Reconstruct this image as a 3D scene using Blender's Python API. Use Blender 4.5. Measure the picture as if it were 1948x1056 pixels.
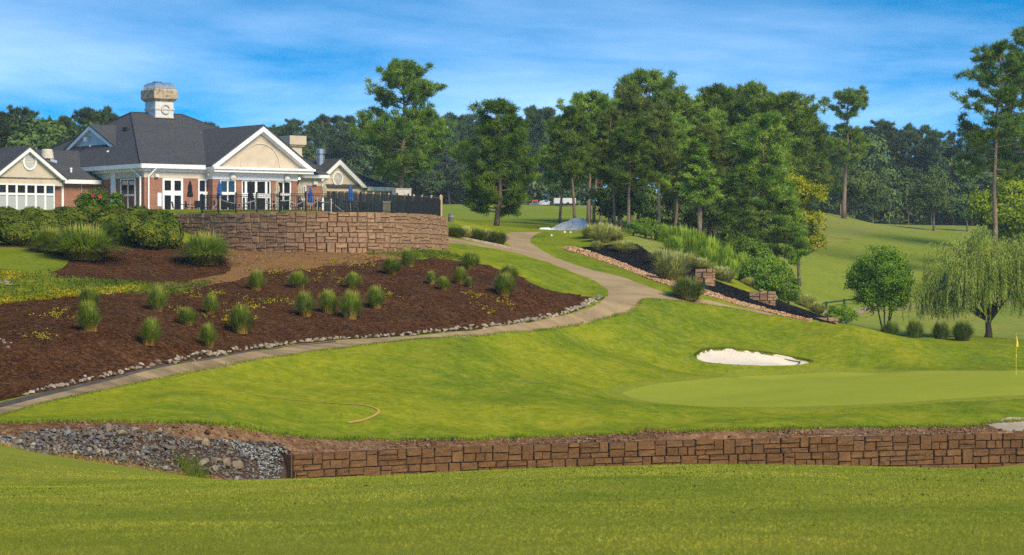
import bpy, bmesh, math, random
import numpy as np
from mathutils import Vector, Matrix
from mathutils.geometry import delaunay_2d_cdt

for o in list(bpy.data.objects):
    bpy.data.objects.remove(o)
scene = bpy.context.scene
col = scene.collection

# ---------------------------------------------------------------- camera
FP, HV, CU, CZ = 4600.0, 500.0, 974.0, 10.0      # focal length in photo pixels, horizon row, centre column, eye level
cam_d = bpy.data.cameras.new('camera')
cam = bpy.data.objects.new('camera', cam_d)
col.objects.link(cam)
cam.location = (0, 0, CZ)
cam.rotation_euler = (math.radians(90), 0, 0)
cam_d.sensor_width = 36
cam_d.lens = 36 * FP / 1948
cam_d.shift_y = -28 / 1948
cam_d.clip_end = 5000
cam_d.dof.use_dof = True
cam_d.dof.focus_distance = 97
cam_d.dof.aperture_fstop = 4.0
scene.camera = cam

# ---------------------------------------------------------------- sky
SUN_EL, SUN_AZ = 40.0, 144.0       # azimuth clockwise from +Y (view direction)
w = bpy.data.worlds.new('World')
scene.world = w
w.use_nodes = True
nt = w.node_tree
nt.nodes.clear()
def N(t, **kw):
    n = nt.nodes.new(t)
    for k, v in kw.items():
        setattr(n, k, v)
    return n
out = N('ShaderNodeOutputWorld'); bg = N('ShaderNodeBackground')
sky = N('ShaderNodeTexSky', sky_type='NISHITA', sun_disc=False)
sky.sun_elevation = math.radians(SUN_EL); sky.sun_rotation = math.radians(SUN_AZ)
sky.air_density = 1.0; sky.dust_density = 0.4; sky.ozone_density = 2.5
tc = N('ShaderNodeTexCoord')
sep = N('ShaderNodeSeparateXYZ'); nt.links.new(tc.outputs['Generated'], sep.inputs[0])
zz = N('ShaderNodeMath', operation='MULTIPLY_ADD'); nt.links.new(sep.outputs['Z'], zz.inputs[0]); zz.inputs[1].default_value = 5.0; zz.inputs[2].default_value = 0.05
comb = N('ShaderNodeCombineXYZ'); nt.links.new(sep.outputs['X'], comb.inputs[0]); nt.links.new(sep.outputs['Y'], comb.inputs[1]); nt.links.new(zz.outputs[0], comb.inputs[2])
nrm = N('ShaderNodeVectorMath', operation='NORMALIZE'); nt.links.new(comb.outputs[0], nrm.inputs[0])
nt.links.new(nrm.outputs[0], sky.inputs['Vector'])
hsv = N('ShaderNodeHueSaturation'); hsv.inputs['Hue'].default_value = 0.49; hsv.inputs['Saturation'].default_value = 1.85; hsv.inputs['Value'].default_value = 1.0
nt.links.new(sky.outputs[0], hsv.inputs['Color'])
# thin cirrus, streaks stretched sideways
cm = N('ShaderNodeMapping'); cm.inputs['Scale'].default_value = (3.4, 3.4, 17.0); cm.inputs['Rotation'].default_value = (0, math.radians(-9), 0); cm.inputs['Location'].default_value = (2.3, 0.7, 1.1)
nt.links.new(tc.outputs['Generated'], cm.inputs[0])
cn = N('ShaderNodeTexNoise'); cn.inputs['Scale'].default_value = 1.0; cn.inputs['Detail'].default_value = 8; cn.inputs['Roughness'].default_value = 0.58; cn.inputs['Distortion'].default_value = 0.35
nt.links.new(cm.outputs[0], cn.inputs['Vector'])
cr = N('ShaderNodeValToRGB'); cr.color_ramp.elements[0].position = 0.41; cr.color_ramp.elements[1].position = 0.70
cr.color_ramp.elements[0].color = (0, 0, 0, 1); cr.color_ramp.elements[1].color = (0.42, 0.42, 0.42, 1)
nt.links.new(cn.outputs['Fac'], cr.inputs[0])
cz_ = N('ShaderNodeMapRange'); cz_.inputs['From Min'].default_value = 0.0; cz_.inputs['From Max'].default_value = 0.14; cz_.inputs['To Min'].default_value = 1.35; cz_.inputs['To Max'].default_value = 0.12
nt.links.new(sep.outputs['Z'], cz_.inputs['Value'])          # thin cloud looks denser low over the horizon
cmul = N('ShaderNodeMath', operation='MULTIPLY'); nt.links.new(cr.outputs[0], cmul.inputs[0]); nt.links.new(cz_.outputs[0], cmul.inputs[1])
mx = N('ShaderNodeMix', data_type='RGBA'); nt.links.new(cmul.outputs[0], mx.inputs['Factor'])
nt.links.new(hsv.outputs[0], mx.inputs['A']); mx.inputs['B'].default_value = (8.2, 9.4, 11.0, 1)
nt.links.new(mx.outputs['Result'], bg.inputs[0]); bg.inputs[1].default_value = 0.108
nt.links.new(bg.outputs[0], out.inputs[0])

# ---------------------------------------------------------------- sun
sd = bpy.data.lights.new('sun', 'SUN'); sd.energy = 2.3; sd.angle = math.radians(28); sd.color = (1.0, 0.86, 0.62)
sun = bpy.data.objects.new('sun', sd); col.objects.link(sun)
a, e = math.radians(SUN_AZ), math.radians(SUN_EL)
SUN_DIR = Vector((math.sin(a) * math.cos(e), math.cos(a) * math.cos(e), math.sin(e)))
sun.rotation_euler = SUN_DIR.to_track_quat('Z', 'Y').to_euler()
sun.location = SUN_DIR * 200

vs = scene.view_settings
vs.view_transform = 'Standard'; vs.look = 'None'; vs.exposure = 1.15; vs.gamma = 1.0; vs.use_curve_mapping = False
scene.cycles.max_bounces = 5; scene.cycles.diffuse_bounces = 2; scene.cycles.glossy_bounces = 2
scene.cycles.transmission_bounces = 3; scene.cycles.transparent_max_bounces = 4; scene.cycles.volume_bounces = 0
scene.cycles.use_denoising = False

# ---------------------------------------------------------------- materials
MATS = {}
def ramp(nt, fac, cols, pos=None):
    r = nt.nodes.new('ShaderNodeValToRGB')
    els = r.color_ramp.elements
    n = len(cols)
    pos = pos or [0.37 + 0.26 * i / max(1, n - 1) for i in range(n)]
    while len(els) < n:
        els.new(0.5)
    for i, c in enumerate(cols):
        els[i].position = pos[i]; els[i].color = (*c, 1)
    nt.links.new(fac, r.inputs[0])
    return r.outputs[0]
def noise(nt, vec, scale, detail=4, rough=0.6, dist=0.0, stretch=None):
    if stretch:
        m = nt.nodes.new('ShaderNodeMapping'); m.inputs['Scale'].default_value = stretch
        nt.links.new(vec, m.inputs[0]); vec = m.outputs[0]
    n = nt.nodes.new('ShaderNodeTexNoise')
    n.inputs['Scale'].default_value = scale; n.inputs['Detail'].default_value = detail
    n.inputs['Roughness'].default_value = rough; n.inputs['Distortion'].default_value = dist
    nt.links.new(vec, n.inputs['Vector'])
    return n.outputs['Fac']
def mixc(nt, fac, a, b, mode='MIX'):
    m = nt.nodes.new('ShaderNodeMix'); m.data_type = 'RGBA'; m.blend_type = mode
    for s, v in (('Factor', fac), ('A', a), ('B', b)):
        if isinstance(v, (int, float)):
            m.inputs[s].default_value = v
        elif isinstance(v, tuple):
            m.inputs[s].default_value = (*v, 1)
        else:
            nt.links.new(v, m.inputs[s])
    return m.outputs['Result']
def new_mat(name, rough=0.85, spec=0.3):
    m = bpy.data.materials.new(name); m.use_nodes = True
    nt = m.node_tree
    b = nt.nodes['Principled BSDF']
    b.inputs['Roughness'].default_value = rough
    b.inputs['Specular IOR Level'].default_value = spec
    MATS[name] = m
    return m, nt, b
def coords(nt, kind='Object'):
    return nt.nodes.new('ShaderNodeTexCoord').outputs[kind]
def bump(nt, b, h, strength, dist):
    n = nt.nodes.new('ShaderNodeBump'); n.inputs['Strength'].default_value = strength; n.inputs['Distance'].default_value = dist
    nt.links.new(h, n.inputs['Height']); nt.links.new(n.outputs[0], b.inputs['Normal'])
def obj_random(nt):
    return nt.nodes.new('ShaderNodeObjectInfo').outputs['Random']
def plain(name, c, rough=0.7, spec=0.3, metal=0.0, var=0.08, scale=3.0, bmp=0.0):
    m, nt, b = new_mat(name, rough, spec)
    v = coords(nt)
    f = noise(nt, v, scale, 5, 0.65)
    lo = tuple(x * (1 - var * 2) for x in c); hi = tuple(min(1, x * (1 + var)) for x in c)
    nt.links.new(ramp(nt, f, [lo, c, hi]), b.inputs['Base Color'])
    b.inputs['Metallic'].default_value = metal
    if bmp:
        bump(nt, b, noise(nt, v, scale * 6, 3), bmp, 0.02)
    return m
def ground_mat(name, big, mid, fine, s_big=0.06, s_mid=0.5, s_fine=14, bstr=0.5, bdist=0.03, rough=0.95, stretch=(1, 1, 1), mixf=(0.5, 0.45), spec=0.0):
    """three scales of tint and a fine relief; the tints are those of the ground itself"""
    m, nt, b = new_mat(name, rough, spec)
    v = coords(nt)
    cb = ramp(nt, noise(nt, v, s_big, 3, 0.55, 0.6, stretch), big)
    cmid = ramp(nt, noise(nt, v, s_mid, 5, 0.65, 0.4, stretch), mid)
    cf = ramp(nt, noise(nt, v, s_fine, 6, 0.75), fine)
    c = mixc(nt, mixf[0], cb, cmid)
    c = mixc(nt, mixf[1], c, cf)
    nt.links.new(c, b.inputs['Base Color'])
    bump(nt, b, noise(nt, v, s_fine * 0.9, 6, 0.8), bstr, bdist)
    return m
def leaf_mat(name, cols, trans=0.25, scale=0.8, rnd=0.5, rough=0.6):
    """diffuse leaves with some light coming through; tint varies from clump to clump and from plant to plant"""
    m, nt, b = new_mat(name, rough, 0.04)
    v = coords(nt)
    c = ramp(nt, noise(nt, v, scale, 3, 0.6), cols)
    h = nt.nodes.new('ShaderNodeHueSaturation')
    mr = nt.nodes.new('ShaderNodeMapRange'); mr.inputs['To Min'].default_value = 1 - rnd * 0.5; mr.inputs['To Max'].default_value = 1 + rnd * 0.5
    nt.links.new(obj_random(nt), mr.inputs['Value']); nt.links.new(mr.outputs[0], h.inputs['Value'])
    nt.links.new(c, h.inputs['Color'])
    nt.links.new(h.outputs[0], b.inputs['Base Color'])
    t = nt.nodes.new('ShaderNodeBsdfTranslucent'); nt.links.new(h.outputs[0], t.inputs[0])
    ms = nt.nodes.new('ShaderNodeMixShader'); ms.inputs[0].default_value = trans
    nt.links.new(b.outputs[0], ms.inputs[1]); nt.links.new(t.outputs[0], ms.inputs[2])
    nt.links.new(ms.outputs[0], nt.nodes['Material Output'].inputs[0])
    return m

# ---------------------------------------------------------------- object helpers
def link(name, me, parent=None, loc=None):
    o = bpy.data.objects.new(name, me); col.objects.link(o)
    if parent is not None:
        o.parent = parent
    if loc is not None:
        o.location = loc
    return o
def tag(o, label=None, cat=None, group=None, kind=None):
    for k, v in (('label', label), ('category', cat), ('group', group), ('kind', kind)):
        if v:
            o[k] = v
    return o
def thing(name, label, cat, loc=(0, 0, 0), rotz=0.0, group=None):
    o = link(name, None, None, loc); o.rotation_euler = (0, 0, rotz); o.empty_display_size = 0.3
    return tag(o, label, cat, group)
def arr_mesh(name, V, F, mat=None, smooth=False):
    """V (n,3), F list of index arrays (triangles, or a list of arrays of any sizes)"""
    me = bpy.data.meshes.new(name)
    V = np.asarray(V, np.float32)
    blocks = [np.asarray(f, np.int32) for f in (F if isinstance(F, list) else [F]) if len(f)]
    me.vertices.add(len(V)); me.vertices.foreach_set('co', V.ravel())
    loops = np.concatenate([b.ravel() for b in blocks])
    sizes = np.concatenate([np.full(len(b), b.shape[1], np.int32) for b in blocks])
    me.loops.add(len(loops)); me.loops.foreach_set('vertex_index', loops)
    me.polygons.add(len(sizes))
    st = np.concatenate([[0], np.cumsum(sizes)[:-1]]).astype(np.int32)
    me.polygons.foreach_set('loop_start', st)
    try:
        me.polygons.foreach_set('loop_total', sizes)
    except Exception:
        pass
    if smooth:
        me.polygons.foreach_set('use_smooth', np.ones(len(sizes), bool))
    me.update(calc_edges=True); me.validate()
    if mat:
        me.materials.append(MATS[mat])
    return me
class MB:
    """collects simple shapes into one mesh"""
    def __init__(s):
        s.v = []; s.f = []
    def add(s, vs, fs):
        n = len(s.v); s.v += [tuple(p) for p in vs]; s.f += [tuple(i + n for i in f) for f in fs]
        return s
    def box(s, x0, x1, y0, y1, z0, z1):
        return s.add([(x0, y0, z0), (x1, y0, z0), (x1, y1, z0), (x0, y1, z0), (x0, y0, z1), (x1, y0, z1), (x1, y1, z1), (x0, y1, z1)],
                     [(0, 3, 2, 1), (4, 5, 6, 7), (0, 1, 5, 4), (1, 2, 6, 5), (2, 3, 7, 6), (3, 0, 4, 7)])
    def prism(s, pts, d):
        """closed polygon of 3-D points pushed along d"""
        n = len(pts); d = Vector(d); p = [Vector(q) for q in pts]
        return s.add(p + [q + d for q in p], [tuple(range(n))[::-1], tuple(range(n, 2 * n))] + [(i, (i + 1) % n, n + (i + 1) % n, n + i) for i in range(n)])
    def bar(s, a, b, w, h=None):
        a, b = Vector(a), Vector(b); h = h or w; d = (b - a).normalized()
        u = d.cross(Vector((0, 0, 1)));
        if u.length < 1e-3: u = Vector((1, 0, 0))
        u.normalize(); t = u.cross(d).normalized()
        q = [u * sx * w / 2 + t * sy * h / 2 for sx, sy in ((-1, -1), (1, -1), (1, 1), (-1, 1))]
        return s.add([a + k for k in q] + [b + k for k in q], [(3, 2, 1, 0), (4, 5, 6, 7)] + [(i, (i + 1) % 4, 4 + (i + 1) % 4, 4 + i) for i in range(4)])
    def tube(s, pts, rad, n=8, cap=True):
        P = [Vector(p) for p in pts]; rad = rad if hasattr(rad, '__len__') else [rad] * len(P)
        rings = []
        for i, p in enumerate(P):
            d = (P[min(i + 1, len(P) - 1)] - P[max(i - 1, 0)]).normalized()
            u = d.cross(Vector((0.31, 0.95, 0.05)));
            if u.length < 1e-3: u = d.cross(Vector((1, 0, 0)))
            u.normalize(); t = d.cross(u)
            rings.append([p + (u * math.cos(k * 2 * math.pi / n) + t * math.sin(k * 2 * math.pi / n)) * rad[i] for k in range(n)])
        vs = [q for r in rings for q in r]; fs = []
        for i in range(len(P) - 1):
            for k in range(n):
                fs.append((i * n + k, i * n + (k + 1) % n, (i + 1) * n + (k + 1) % n, (i + 1) * n + k))
        if cap:
            fs += [tuple(range(n))[::-1], tuple(range((len(P) - 1) * n, len(P) * n))]
        return s.add(vs, fs)
    def lathe(s, prof, n=16, c=(0, 0, 0)):
        vs = []; fs = []
        for r, z in prof:
            vs += [(c[0] + r * math.cos(k * 2 * math.pi / n), c[1] + r * math.sin(k * 2 * math.pi / n), c[2] + z) for k in range(n)]
        for i in range(len(prof) - 1):
            for k in range(n):
                fs.append((i * n + k, i * n + (k + 1) % n, (i + 1) * n + (k + 1) % n, (i + 1) * n + k))
        fs += [tuple(range(n))[::-1], tuple(range((len(prof) - 1) * n, len(prof) * n))]
        return s.add(vs, fs)
    def mesh(s, name, mat, smooth=False):
        me = bpy.data.meshes.new(name); me.from_pydata(s.v, [], s.f); me.update()
        if smooth:
            me.polygons.foreach_set('use_smooth', [True] * len(me.polygons))
        me.materials.append(MATS[mat]); return me
    def build(s, name, mat, parent=None, loc=None, smooth=False):
        return link(name, s.mesh(name, mat, smooth), parent, loc)
def copy_tree(o, parent=None):
    c = o.copy(); col.objects.link(c); c.parent = parent
    for ch in list(o.children):
        copy_tree(ch, c)
    return c
def smoothstep(x):
    x = np.clip(x, 0, 1); return x * x * (3 - 2 * x)
# ================================================================ terrain
def px(u, v, Y):
    return np.array([(u - CU) / FP * Y, Y, (HV - v) / FP * Y])       # relative to eye level
class TPS:
    def __init__(s, pts, lam=2e-4):
        s.c = np.asarray(pts, float)[:, :2] / 50; z = np.asarray(pts, float)[:, 2]; n = len(z)
        A = np.zeros((n + 3, n + 3)); A[:n, :n] = s.k(s.c[:, None] - s.c[None]) + lam * np.eye(n)
        A[:n, n] = 1; A[:n, n + 1:] = s.c; A[n:, :n] = A[:n, n:].T
        s.w = np.linalg.lstsq(A, np.concatenate([z, [0, 0, 0]]), rcond=None)[0]
    def k(s, d):
        r2 = (d ** 2).sum(-1); return 0.5 * r2 * np.log(r2 + 1e-12)
    def __call__(s, x, y):
        x = np.asarray(x, float); sh = x.shape; p = np.stack([x.ravel(), np.asarray(y, float).ravel()], -1) / 50
        out = np.empty(len(p))
        for i in range(0, len(p), 20000):
            q = p[i:i + 20000]
            out[i:i + 20000] = s.k(q[:, None] - s.c[None]) @ s.w[:-3] + s.w[-3] + q @ s.w[-2:]
        return out.reshape(sh)
FG = []
for u_, prof in ((974, ((-20, -1.55), (8, -1.72), (16, -1.95), (24, -2.42), (32, -2.93), (40, -3.47), (48, -4.12), (56, -4.95), (64, -6.0), (75, -7.7))),
                 (1400, ((16, -1.93), (24, -2.38), (32, -2.86), (40, -3.36), (48, -4.02), (56, -4.8), (64, -5.7), (75, -7.2))),
                 (1950, ((16, -1.95), (24, -2.42), (32, -2.94), (40, -3.48), (48, -4.14), (56, -4.9), (64, -5.7), (75, -6.9), (92, -8.05))),
                 (2500, ((16, -1.95), (40, -3.5), (64, -5.8), (92, -7.9))),
                 (600, ((16, -1.97), (24, -2.5), (32, -3.06), (40, -3.62), (48, -4.29), (56, -5.05), (64, -5.95), (74, -7.2))),
                 (300, ((16, -1.98), (32, -3.1), (40, -3.7), (48, -4.37), (56, -5.02), (64, -5.62), (71, -6.12))),
                 (100, ((16, -2.0), (32, -3.12), (40, -3.74), (48, -4.42), (56, -4.95), (66, -5.5), (74, -5.9))),
                 (0, ((16, -2.0), (32, -3.12), (40, -3.76), (48, -4.42), (56, -4.92), (66, -5.32), (77, -5.84))),
                 (-500, ((16, -2.0), (40, -3.7), (56, -4.8), (77, -5.5)))):
    for Y_, z_ in prof:
        FG.append(((u_ - CU) / FP * Y_, Y_, z_))
FG += [(-9.5, 79, -7.3), (-12, 78.5, -6.95), (-14, 78, -6.7), (-17, 79.5, -6.4), (-22, 82, -5.95), (-8, 83, -8.2), (-5, 84, -8.75), (-2, 86, -8.95), (2, 88, -9.0), (6, 90, -8.9), (11, 92, -8.6), (16, 95, -8.35),
       (21, 98, -8.2), (27, 100, -8.1), (-3, 78, -8.0), (3, 79, -8.1), (10, 80, -7.7), (0, 95, -9.3), (15, 102, -9.0)]
zF = TPS(FG)
MP = []
for u_, v_, Y_ in [(700, 832, 93.5), (1200, 822, 98.2), (1600, 815, 102), (1900, 802, 106), (2100, 800, 108), (600, 780, 98), (700, 740, 105), (850, 700, 112), (900, 742, 107), (1000, 722, 114),
                (1050, 780, 104), (1000, 680, 122), (850, 662, 117), (1100, 650, 132), (1200, 620, 140), (1200, 690, 127), (1240, 563, 148), (1250, 640, 137),
                (0, 806, 84), (0, 780, 90), (100, 800, 86), (200, 736, 97), (300, 790, 90), (400, 692, 105), (400, 750, 97.5), (450, 800, 90), (600, 661, 113), (800, 643, 119), (1000, 623, 128),
                (1150, 592, 140), (1205, 563, 147), (1100, 505, 166), (1010, 460, 185), (1000, 440, 202), (950, 428, 245), (1000, 403, 340), (1000, 390, 410),
                (860, 418, 190), (960, 445, 188), (850, 462, 164), (845, 476, 157), (600, 479, 141.5), (450, 479, 143.5), (750, 479, 145), (600, 520, 134), (600, 580, 124), (850, 520, 141), (850, 580, 127),
                (1000, 562, 136), (980, 500, 151), (1080, 532, 152), (1120, 556, 148), (200, 570, 113), (300, 640, 105), (150, 660, 101), (0, 680, 98), (0, 600, 108), (0, 540, 119), (60, 490, 130),
                (0, 467, 136), (150, 466, 137), (300, 470, 139), (350, 500, 134), (250, 520, 129), (400, 560, 121), (-150, 780, 90), (-150, 690, 98), (-150, 560, 116), (-150, 470, 136),
                (1300, 560, 152), (1400, 583, 152), (1400, 605, 143), (1600, 625, 146), (1750, 648, 148), (1948, 663, 150), (2100, 672, 150), (1650, 641, 176), (1760, 642, 176), (1880, 643, 176), (2000, 648, 180),
                (1600, 592, 196), (1700, 592, 200), (1900, 602, 200), (1550, 560, 207), (1700, 540, 226), (1550, 480, 252), (1700, 480, 266), (1600, 411, 326), (1545, 400, 332), (1650, 425, 322), (1700, 434, 332), (1450, 450, 262), (1800, 450, 305),
                (1900, 475, 280), (1750, 432, 360), (1850, 430, 375), (1650, 430, 430), (1545, 425, 400), (1200, 450, 186), (1150, 440, 196), (1300, 500, 176), (1400, 541, 172), (1500, 580, 171), (1560, 603, 168),
                (1340, 546, 161), (1450, 581, 160), (1560, 613, 157), (1400, 482, 202), (1200, 441, 212), (1300, 457, 216), (1450, 470, 232), (1100, 430, 216), (1480, 560, 190), (1180, 500, 172),
                (1500, 775, 111), (1180, 750, 117), (1400, 720, 125), (1700, 711, 131), (1933, 712, 128), (1948, 752, 114), (2100, 715, 129), (1700, 770, 111), (1420, 699, 137.5), (1400, 668, 143), (1300, 690, 135), (1560, 690, 140), (1450, 650, 143.5),
                (1600, 660, 142), (1800, 685, 140), (1950, 690, 140), (1300, 620, 143)]:
    MP.append(tuple(px(u_, v_, Y_)))
for u_, Y_, z_ in [(560, 89.2, -6.98), (780, 92.0, -7.0), (1000, 94, -7.0), (1400, 97.3, -6.98), (1948, 100.6, -6.98), (2200, 103, -6.98), (450, 86, -6.5), (350, 85, -6.15), (200, 84.5, -5.75), (500, 87.5, -6.8),
                (1600, 156, -5.2), (1750, 160, -5.9), (1948, 163, -6.2)]:
    MP.append(((u_ - CU) / FP * Y_, Y_, z_))
MP += [(-22, 148, 2.2), (-28, 149, 2.3), (-36, 149, 2.3), (-46, 150, 2.4), (-22, 160, 3.3), (-35, 162, 3.4), (-50, 165, 3.5), (-5, 175, 2.6), (-7, 195, 3.6), (-8, 215, 4.0), (-6, 250, 4.5), (-60, 215, 4.2), (-85, 230, 4.4), (-40, 250, 4.5), (-60, 280, 5), (-20, 280, 5), (-90, 300, 6), (-30, 330, 6.5),
       (-100, 400, 9), (-40, 420, 10), (-15, 440, 10.5), (50, 430, 8.5), (95, 430, 7.5), (130, 380, 5), (120, 300, 2.5), (100, 240, -1), (80, 200, -4), (-60, 600, 14), (0, 600, 14), (60, 600, 12), (150, 600, 11), (-200, 600, 13), (0, 900, 22), (200, 900, 20), (-250, 900, 20), (-180, 350, 8), (220, 400, 6), (-60, 136, 1.2), (-55, 100, -3.5), (45, 150, -5.5), (50, 125, -6.3), (50, 105, -6.9)]
zM = TPS(MP)

def crv(keys, n=12):
    """smooth curve through 2-D keys"""
    K = [np.array(k, float) for k in keys]; K = [2 * K[0] - K[1]] + K + [2 * K[-1] - K[-2]]
    out = []
    for i in range(1, len(K) - 2):
        for t in np.linspace(0, 1, n, endpoint=False):
            a, b, c, d = K[i - 1], K[i], K[i + 1], K[i + 2]
            out.append(0.5 * (2 * b + (c - a) * t + (2 * a - 5 * b + 4 * c - d) * t * t + (3 * b - a - 3 * c + d) * t ** 3))
    out.append(K[-2]); return np.array(out)
def resample(P, step):
    P = np.asarray(P, float); d = np.concatenate([[0], np.cumsum(np.linalg.norm(np.diff(P, axis=0), axis=1))])
    s = np.linspace(0, d[-1], max(2, int(round(d[-1] / step)) + 1))
    return np.stack([np.interp(s, d, P[:, i]) for i in range(P.shape[1])], -1)
# terrace retaining wall, face line in plan (photo column, distance)
TW = crv([((u - CU) / FP * Y, Y) for u, Y in ((322, 149), (380, 146.8), (450, 144.3), (560, 142.2), (660, 142.4), (740, 144.4), (795, 148), (830, 153), (845, 159), (848, 165))], 14)
TPOLY = np.concatenate([TW, [(-5.2, 172), (-7, 190), (-8, 215), (-8, 252), (-90, 252), (-90, 200), (-60, 178), (-44, 163), (-32, 156), (-25, 151.5)]])
# creek-side retaining wall: face line from A rightwards
WTOP = -7.02
WCURVE = crv([(-8.05, 88.6), (-4.8, 90.9), (-1.49, 92.7), (5.16, 95.3), (12.86, 97.6), (21.1, 99.8), (30, 101.8), (40, 103.6)], 12); WA = WCURVE[0]
def front_line(x):
    x = np.asarray(x, float)
    t = smoothstep((-8.05 - x) / 7.0)
    y = np.interp(x, WCURVE[:, 0], WCURVE[:, 1])
    y = np.where(x < -8.05, 88.6 - 7.4 * t, y)
    lo = np.where(x < -8.05, -2.4 * smoothstep((-8.05 - x) / 2.0), 0) + 0.12
    hi = np.where(x < -8.05, 2.4 * smoothstep((-8.05 - x) / 2.0), 0) + 0.42
    return y, lo, hi
def in_poly(x, y, P):
    x = np.asarray(x, float); y = np.asarray(y, float); P = np.asarray(P, float)
    r = np.zeros(x.shape, bool); n = len(P)
    for i in range(n):
        x0, y0 = P[i]; x1, y1 = P[(i + 1) % n]
        if y0 == y1: continue
        c = ((y0 > y) != (y1 > y)) & (x < (x1 - x0) * (y - y0) / (y1 - y0) + x0)
        r ^= c
    return r
def dist_poly(x, y, P, closed=True):
    x = np.asarray(x, float); y = np.asarray(y, float); P = np.asarray(P, float); d = np.full(x.shape, 1e9); n = len(P)
    for i in range(n if closed else n - 1):
        a = P[i]; b = P[(i + 1) % n]; ab = b - a; L = (ab ** 2).sum() + 1e-12
        t = np.clip(((x - a[0]) * ab[0] + (y - a[1]) * ab[1]) / L, 0, 1)
        d = np.minimum(d, np.hypot(x - a[0] - t * ab[0], y - a[1] - t * ab[1]))
    return d
BUNK = None
def ground_rel(x, y):
    x = np.asarray(x, float); y = np.asarray(y, float)
    x, y = np.broadcast_arrays(x, y)
    fl, lo, hi = front_line(x)
    k = smoothstep((y - fl - lo) / (hi - lo))
    z = np.zeros(x.shape)
    near = k < 1
    if near.any(): z[near] = (1 - k[near]) * zF(x[near], y[near])
    far = k > 0
    if far.any():
        xf, yf = x[far], y[far]
        und = .24 * np.sin(xf * .42 + 1.3 * np.sin(yf * .21)) * np.sin(yf * .36 + 1.1 * np.sin(xf * .25 + .8)) + .09 * np.sin(xf * .95 + yf * .5) * np.sin(yf * .8 - xf * .3)
        und *= smoothstep((yf - 91) / 5) * (1 - smoothstep((yf - 150) / 12)) * (1 - np.exp(-(np.maximum(0, np.hypot((xf - 16) / 13, (yf - 121) / 12) - .75) / .35) ** 2)) * (1 - smoothstep((yf - 98 - (xf + 26) * .75) / 6) * (xf < 4))
        z[far] += k[far] * (zM(xf, yf) + und)
    box = (y > 140) & (y < 254) & (x < 0) & (x > -92)
    if box.any():
        xb, yb = x[box], y[box]
        ins = in_poly(xb, yb, TPOLY)
        s = np.where(ins, dist_poly(xb, yb, TPOLY), -1)
        m = smoothstep((s - 0.1) / 0.4)
        tz = np.interp(yb, (138, 144, 146, 156, 200, 260), (2.98, 2.98, 3.0, 3.42, 4.18, 4.3))
        tz = tz - 0.35 * smoothstep((xb + 14) / 4) * smoothstep((yb - 144) / 6)
        z[box] = z[box] * (1 - m) + tz * m
    if BUNK is not None:
        box = (x > 5) & (x < 22) & (y > 130) & (y < 155)
        if box.any():
            xb, yb = x[box], y[box]
            ins = in_poly(xb, yb, BUNK); d = dist_poly(xb, yb, BUNK)
            z[box] += np.where(ins, -0.30 * smoothstep(d / 0.5), 0.10 * np.exp(-(d / 0.8) ** 2))
    return z
def gz(x, y):
    return float(ground_rel(np.array([x]), np.array([y]))[0]) + CZ
def hit(uv, y0=60., y1=420., step=0.25):
    """where the sight line through photo point (u, v) meets the ground"""
    out = []
    Y = np.arange(y0, y1, step)
    for u, v in uv:
        g = ground_rel((u - CU) / FP * Y, Y) - (HV - v) / FP * Y
        i = np.where((g[1:] >= 0) & (g[:-1] < 0))[0]
        if len(i):
            j = i[0]; y = Y[j] + step * (-g[j]) / (g[j + 1] - g[j])
        else:
            y = Y[np.argmin(np.abs(g))]
        out.append(((u - CU) / FP * y, y))
    return np.array(out)
rng = np.random.default_rng(7)
def jit(P, amp, step):
    """an uneven edge along a curve"""
    Q = resample(P, step); n = np.cumsum(rng.normal(0, 1, (len(Q), 2)), 0)
    n = rng.normal(0, 1, (len(Q), 2)); n[1:-1] = (n[:-2] + 2 * n[1:-1] + n[2:]) / 3
    n[0] = n[-1] = 0
    return Q + n * amp

BUNK0 = hit(crv([(1326, 678), (1345, 669), (1385, 667), (1440, 673), (1500, 682), (1540, 690), (1525, 697), (1470, 698), (1400, 697), (1350, 692), (1328, 684), (1326, 678)], 6)[:-1], 125, 155)
BUNK = BUNK0
low_e = [(-120, 815), (0, 790), (100, 763), (200, 742), (300, 721), (400, 701), (500, 683), (600, 668), (700, 656), (800, 646), (900, 638), (1000, 631), (1060, 624), (1120, 613), (1180, 598), (1212, 582), (1228, 568), (1290, 573), (1390, 587), (1470, 602)]
up_r = [(1470, 597), (1400, 583), (1340, 570), (1285, 561), (1232, 545), (1180, 527), (1120, 511), (1060, 491), (1022, 471), (1008, 458), (1016, 448), (1032, 441.5)]
up_l = [(972, 441.5), (958, 449), (966, 463), (978, 473)]
br_u = [(920, 465), (850, 452.5)]
br_l = [(850, 461), (920, 470), (980, 481), (1040, 499), (1100, 521), (1140, 539), (1156, 553), (1150, 568), (1110, 590), (1060, 603), (1000, 614), (900, 628), (800, 638), (700, 645), (600, 654), (500, 666), (400, 683), (300, 701), (150, 738), (50, 763), (0, 774), (-120, 798)]
def H(k, y0=60., y1=420., n=8): return hit(crv(k, n), y0, y1)
PATH = np.concatenate([[(-30, 85.6)], jit(H(low_e, 80, 175), .05, .5), H(up_r, 140, 215), H(up_l, 170, 215), H(br_u, 150, 200), jit(H(br_l, 80, 200), .05, .5), [(-30, 87.9)]])
EDGE = H([(1142, 567), (1125, 575), (1105, 586), (1060, 600), (1000, 611), (950, 619), (850, 630), (700, 642), (600, 649), (450, 668), (300, 694), (150, 727), (50, 750)], 80, 160)
GUT = np.concatenate([H([(640, 651), (600, 654), (500, 666), (400, 683), (300, 701), (150, 738), (50, 763), (-20, 780)], 80, 140) , H([(-20, 771), (50, 754), (150, 731), (300, 697), (450, 671), (600, 652), (640, 648)], 80, 140)])
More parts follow.
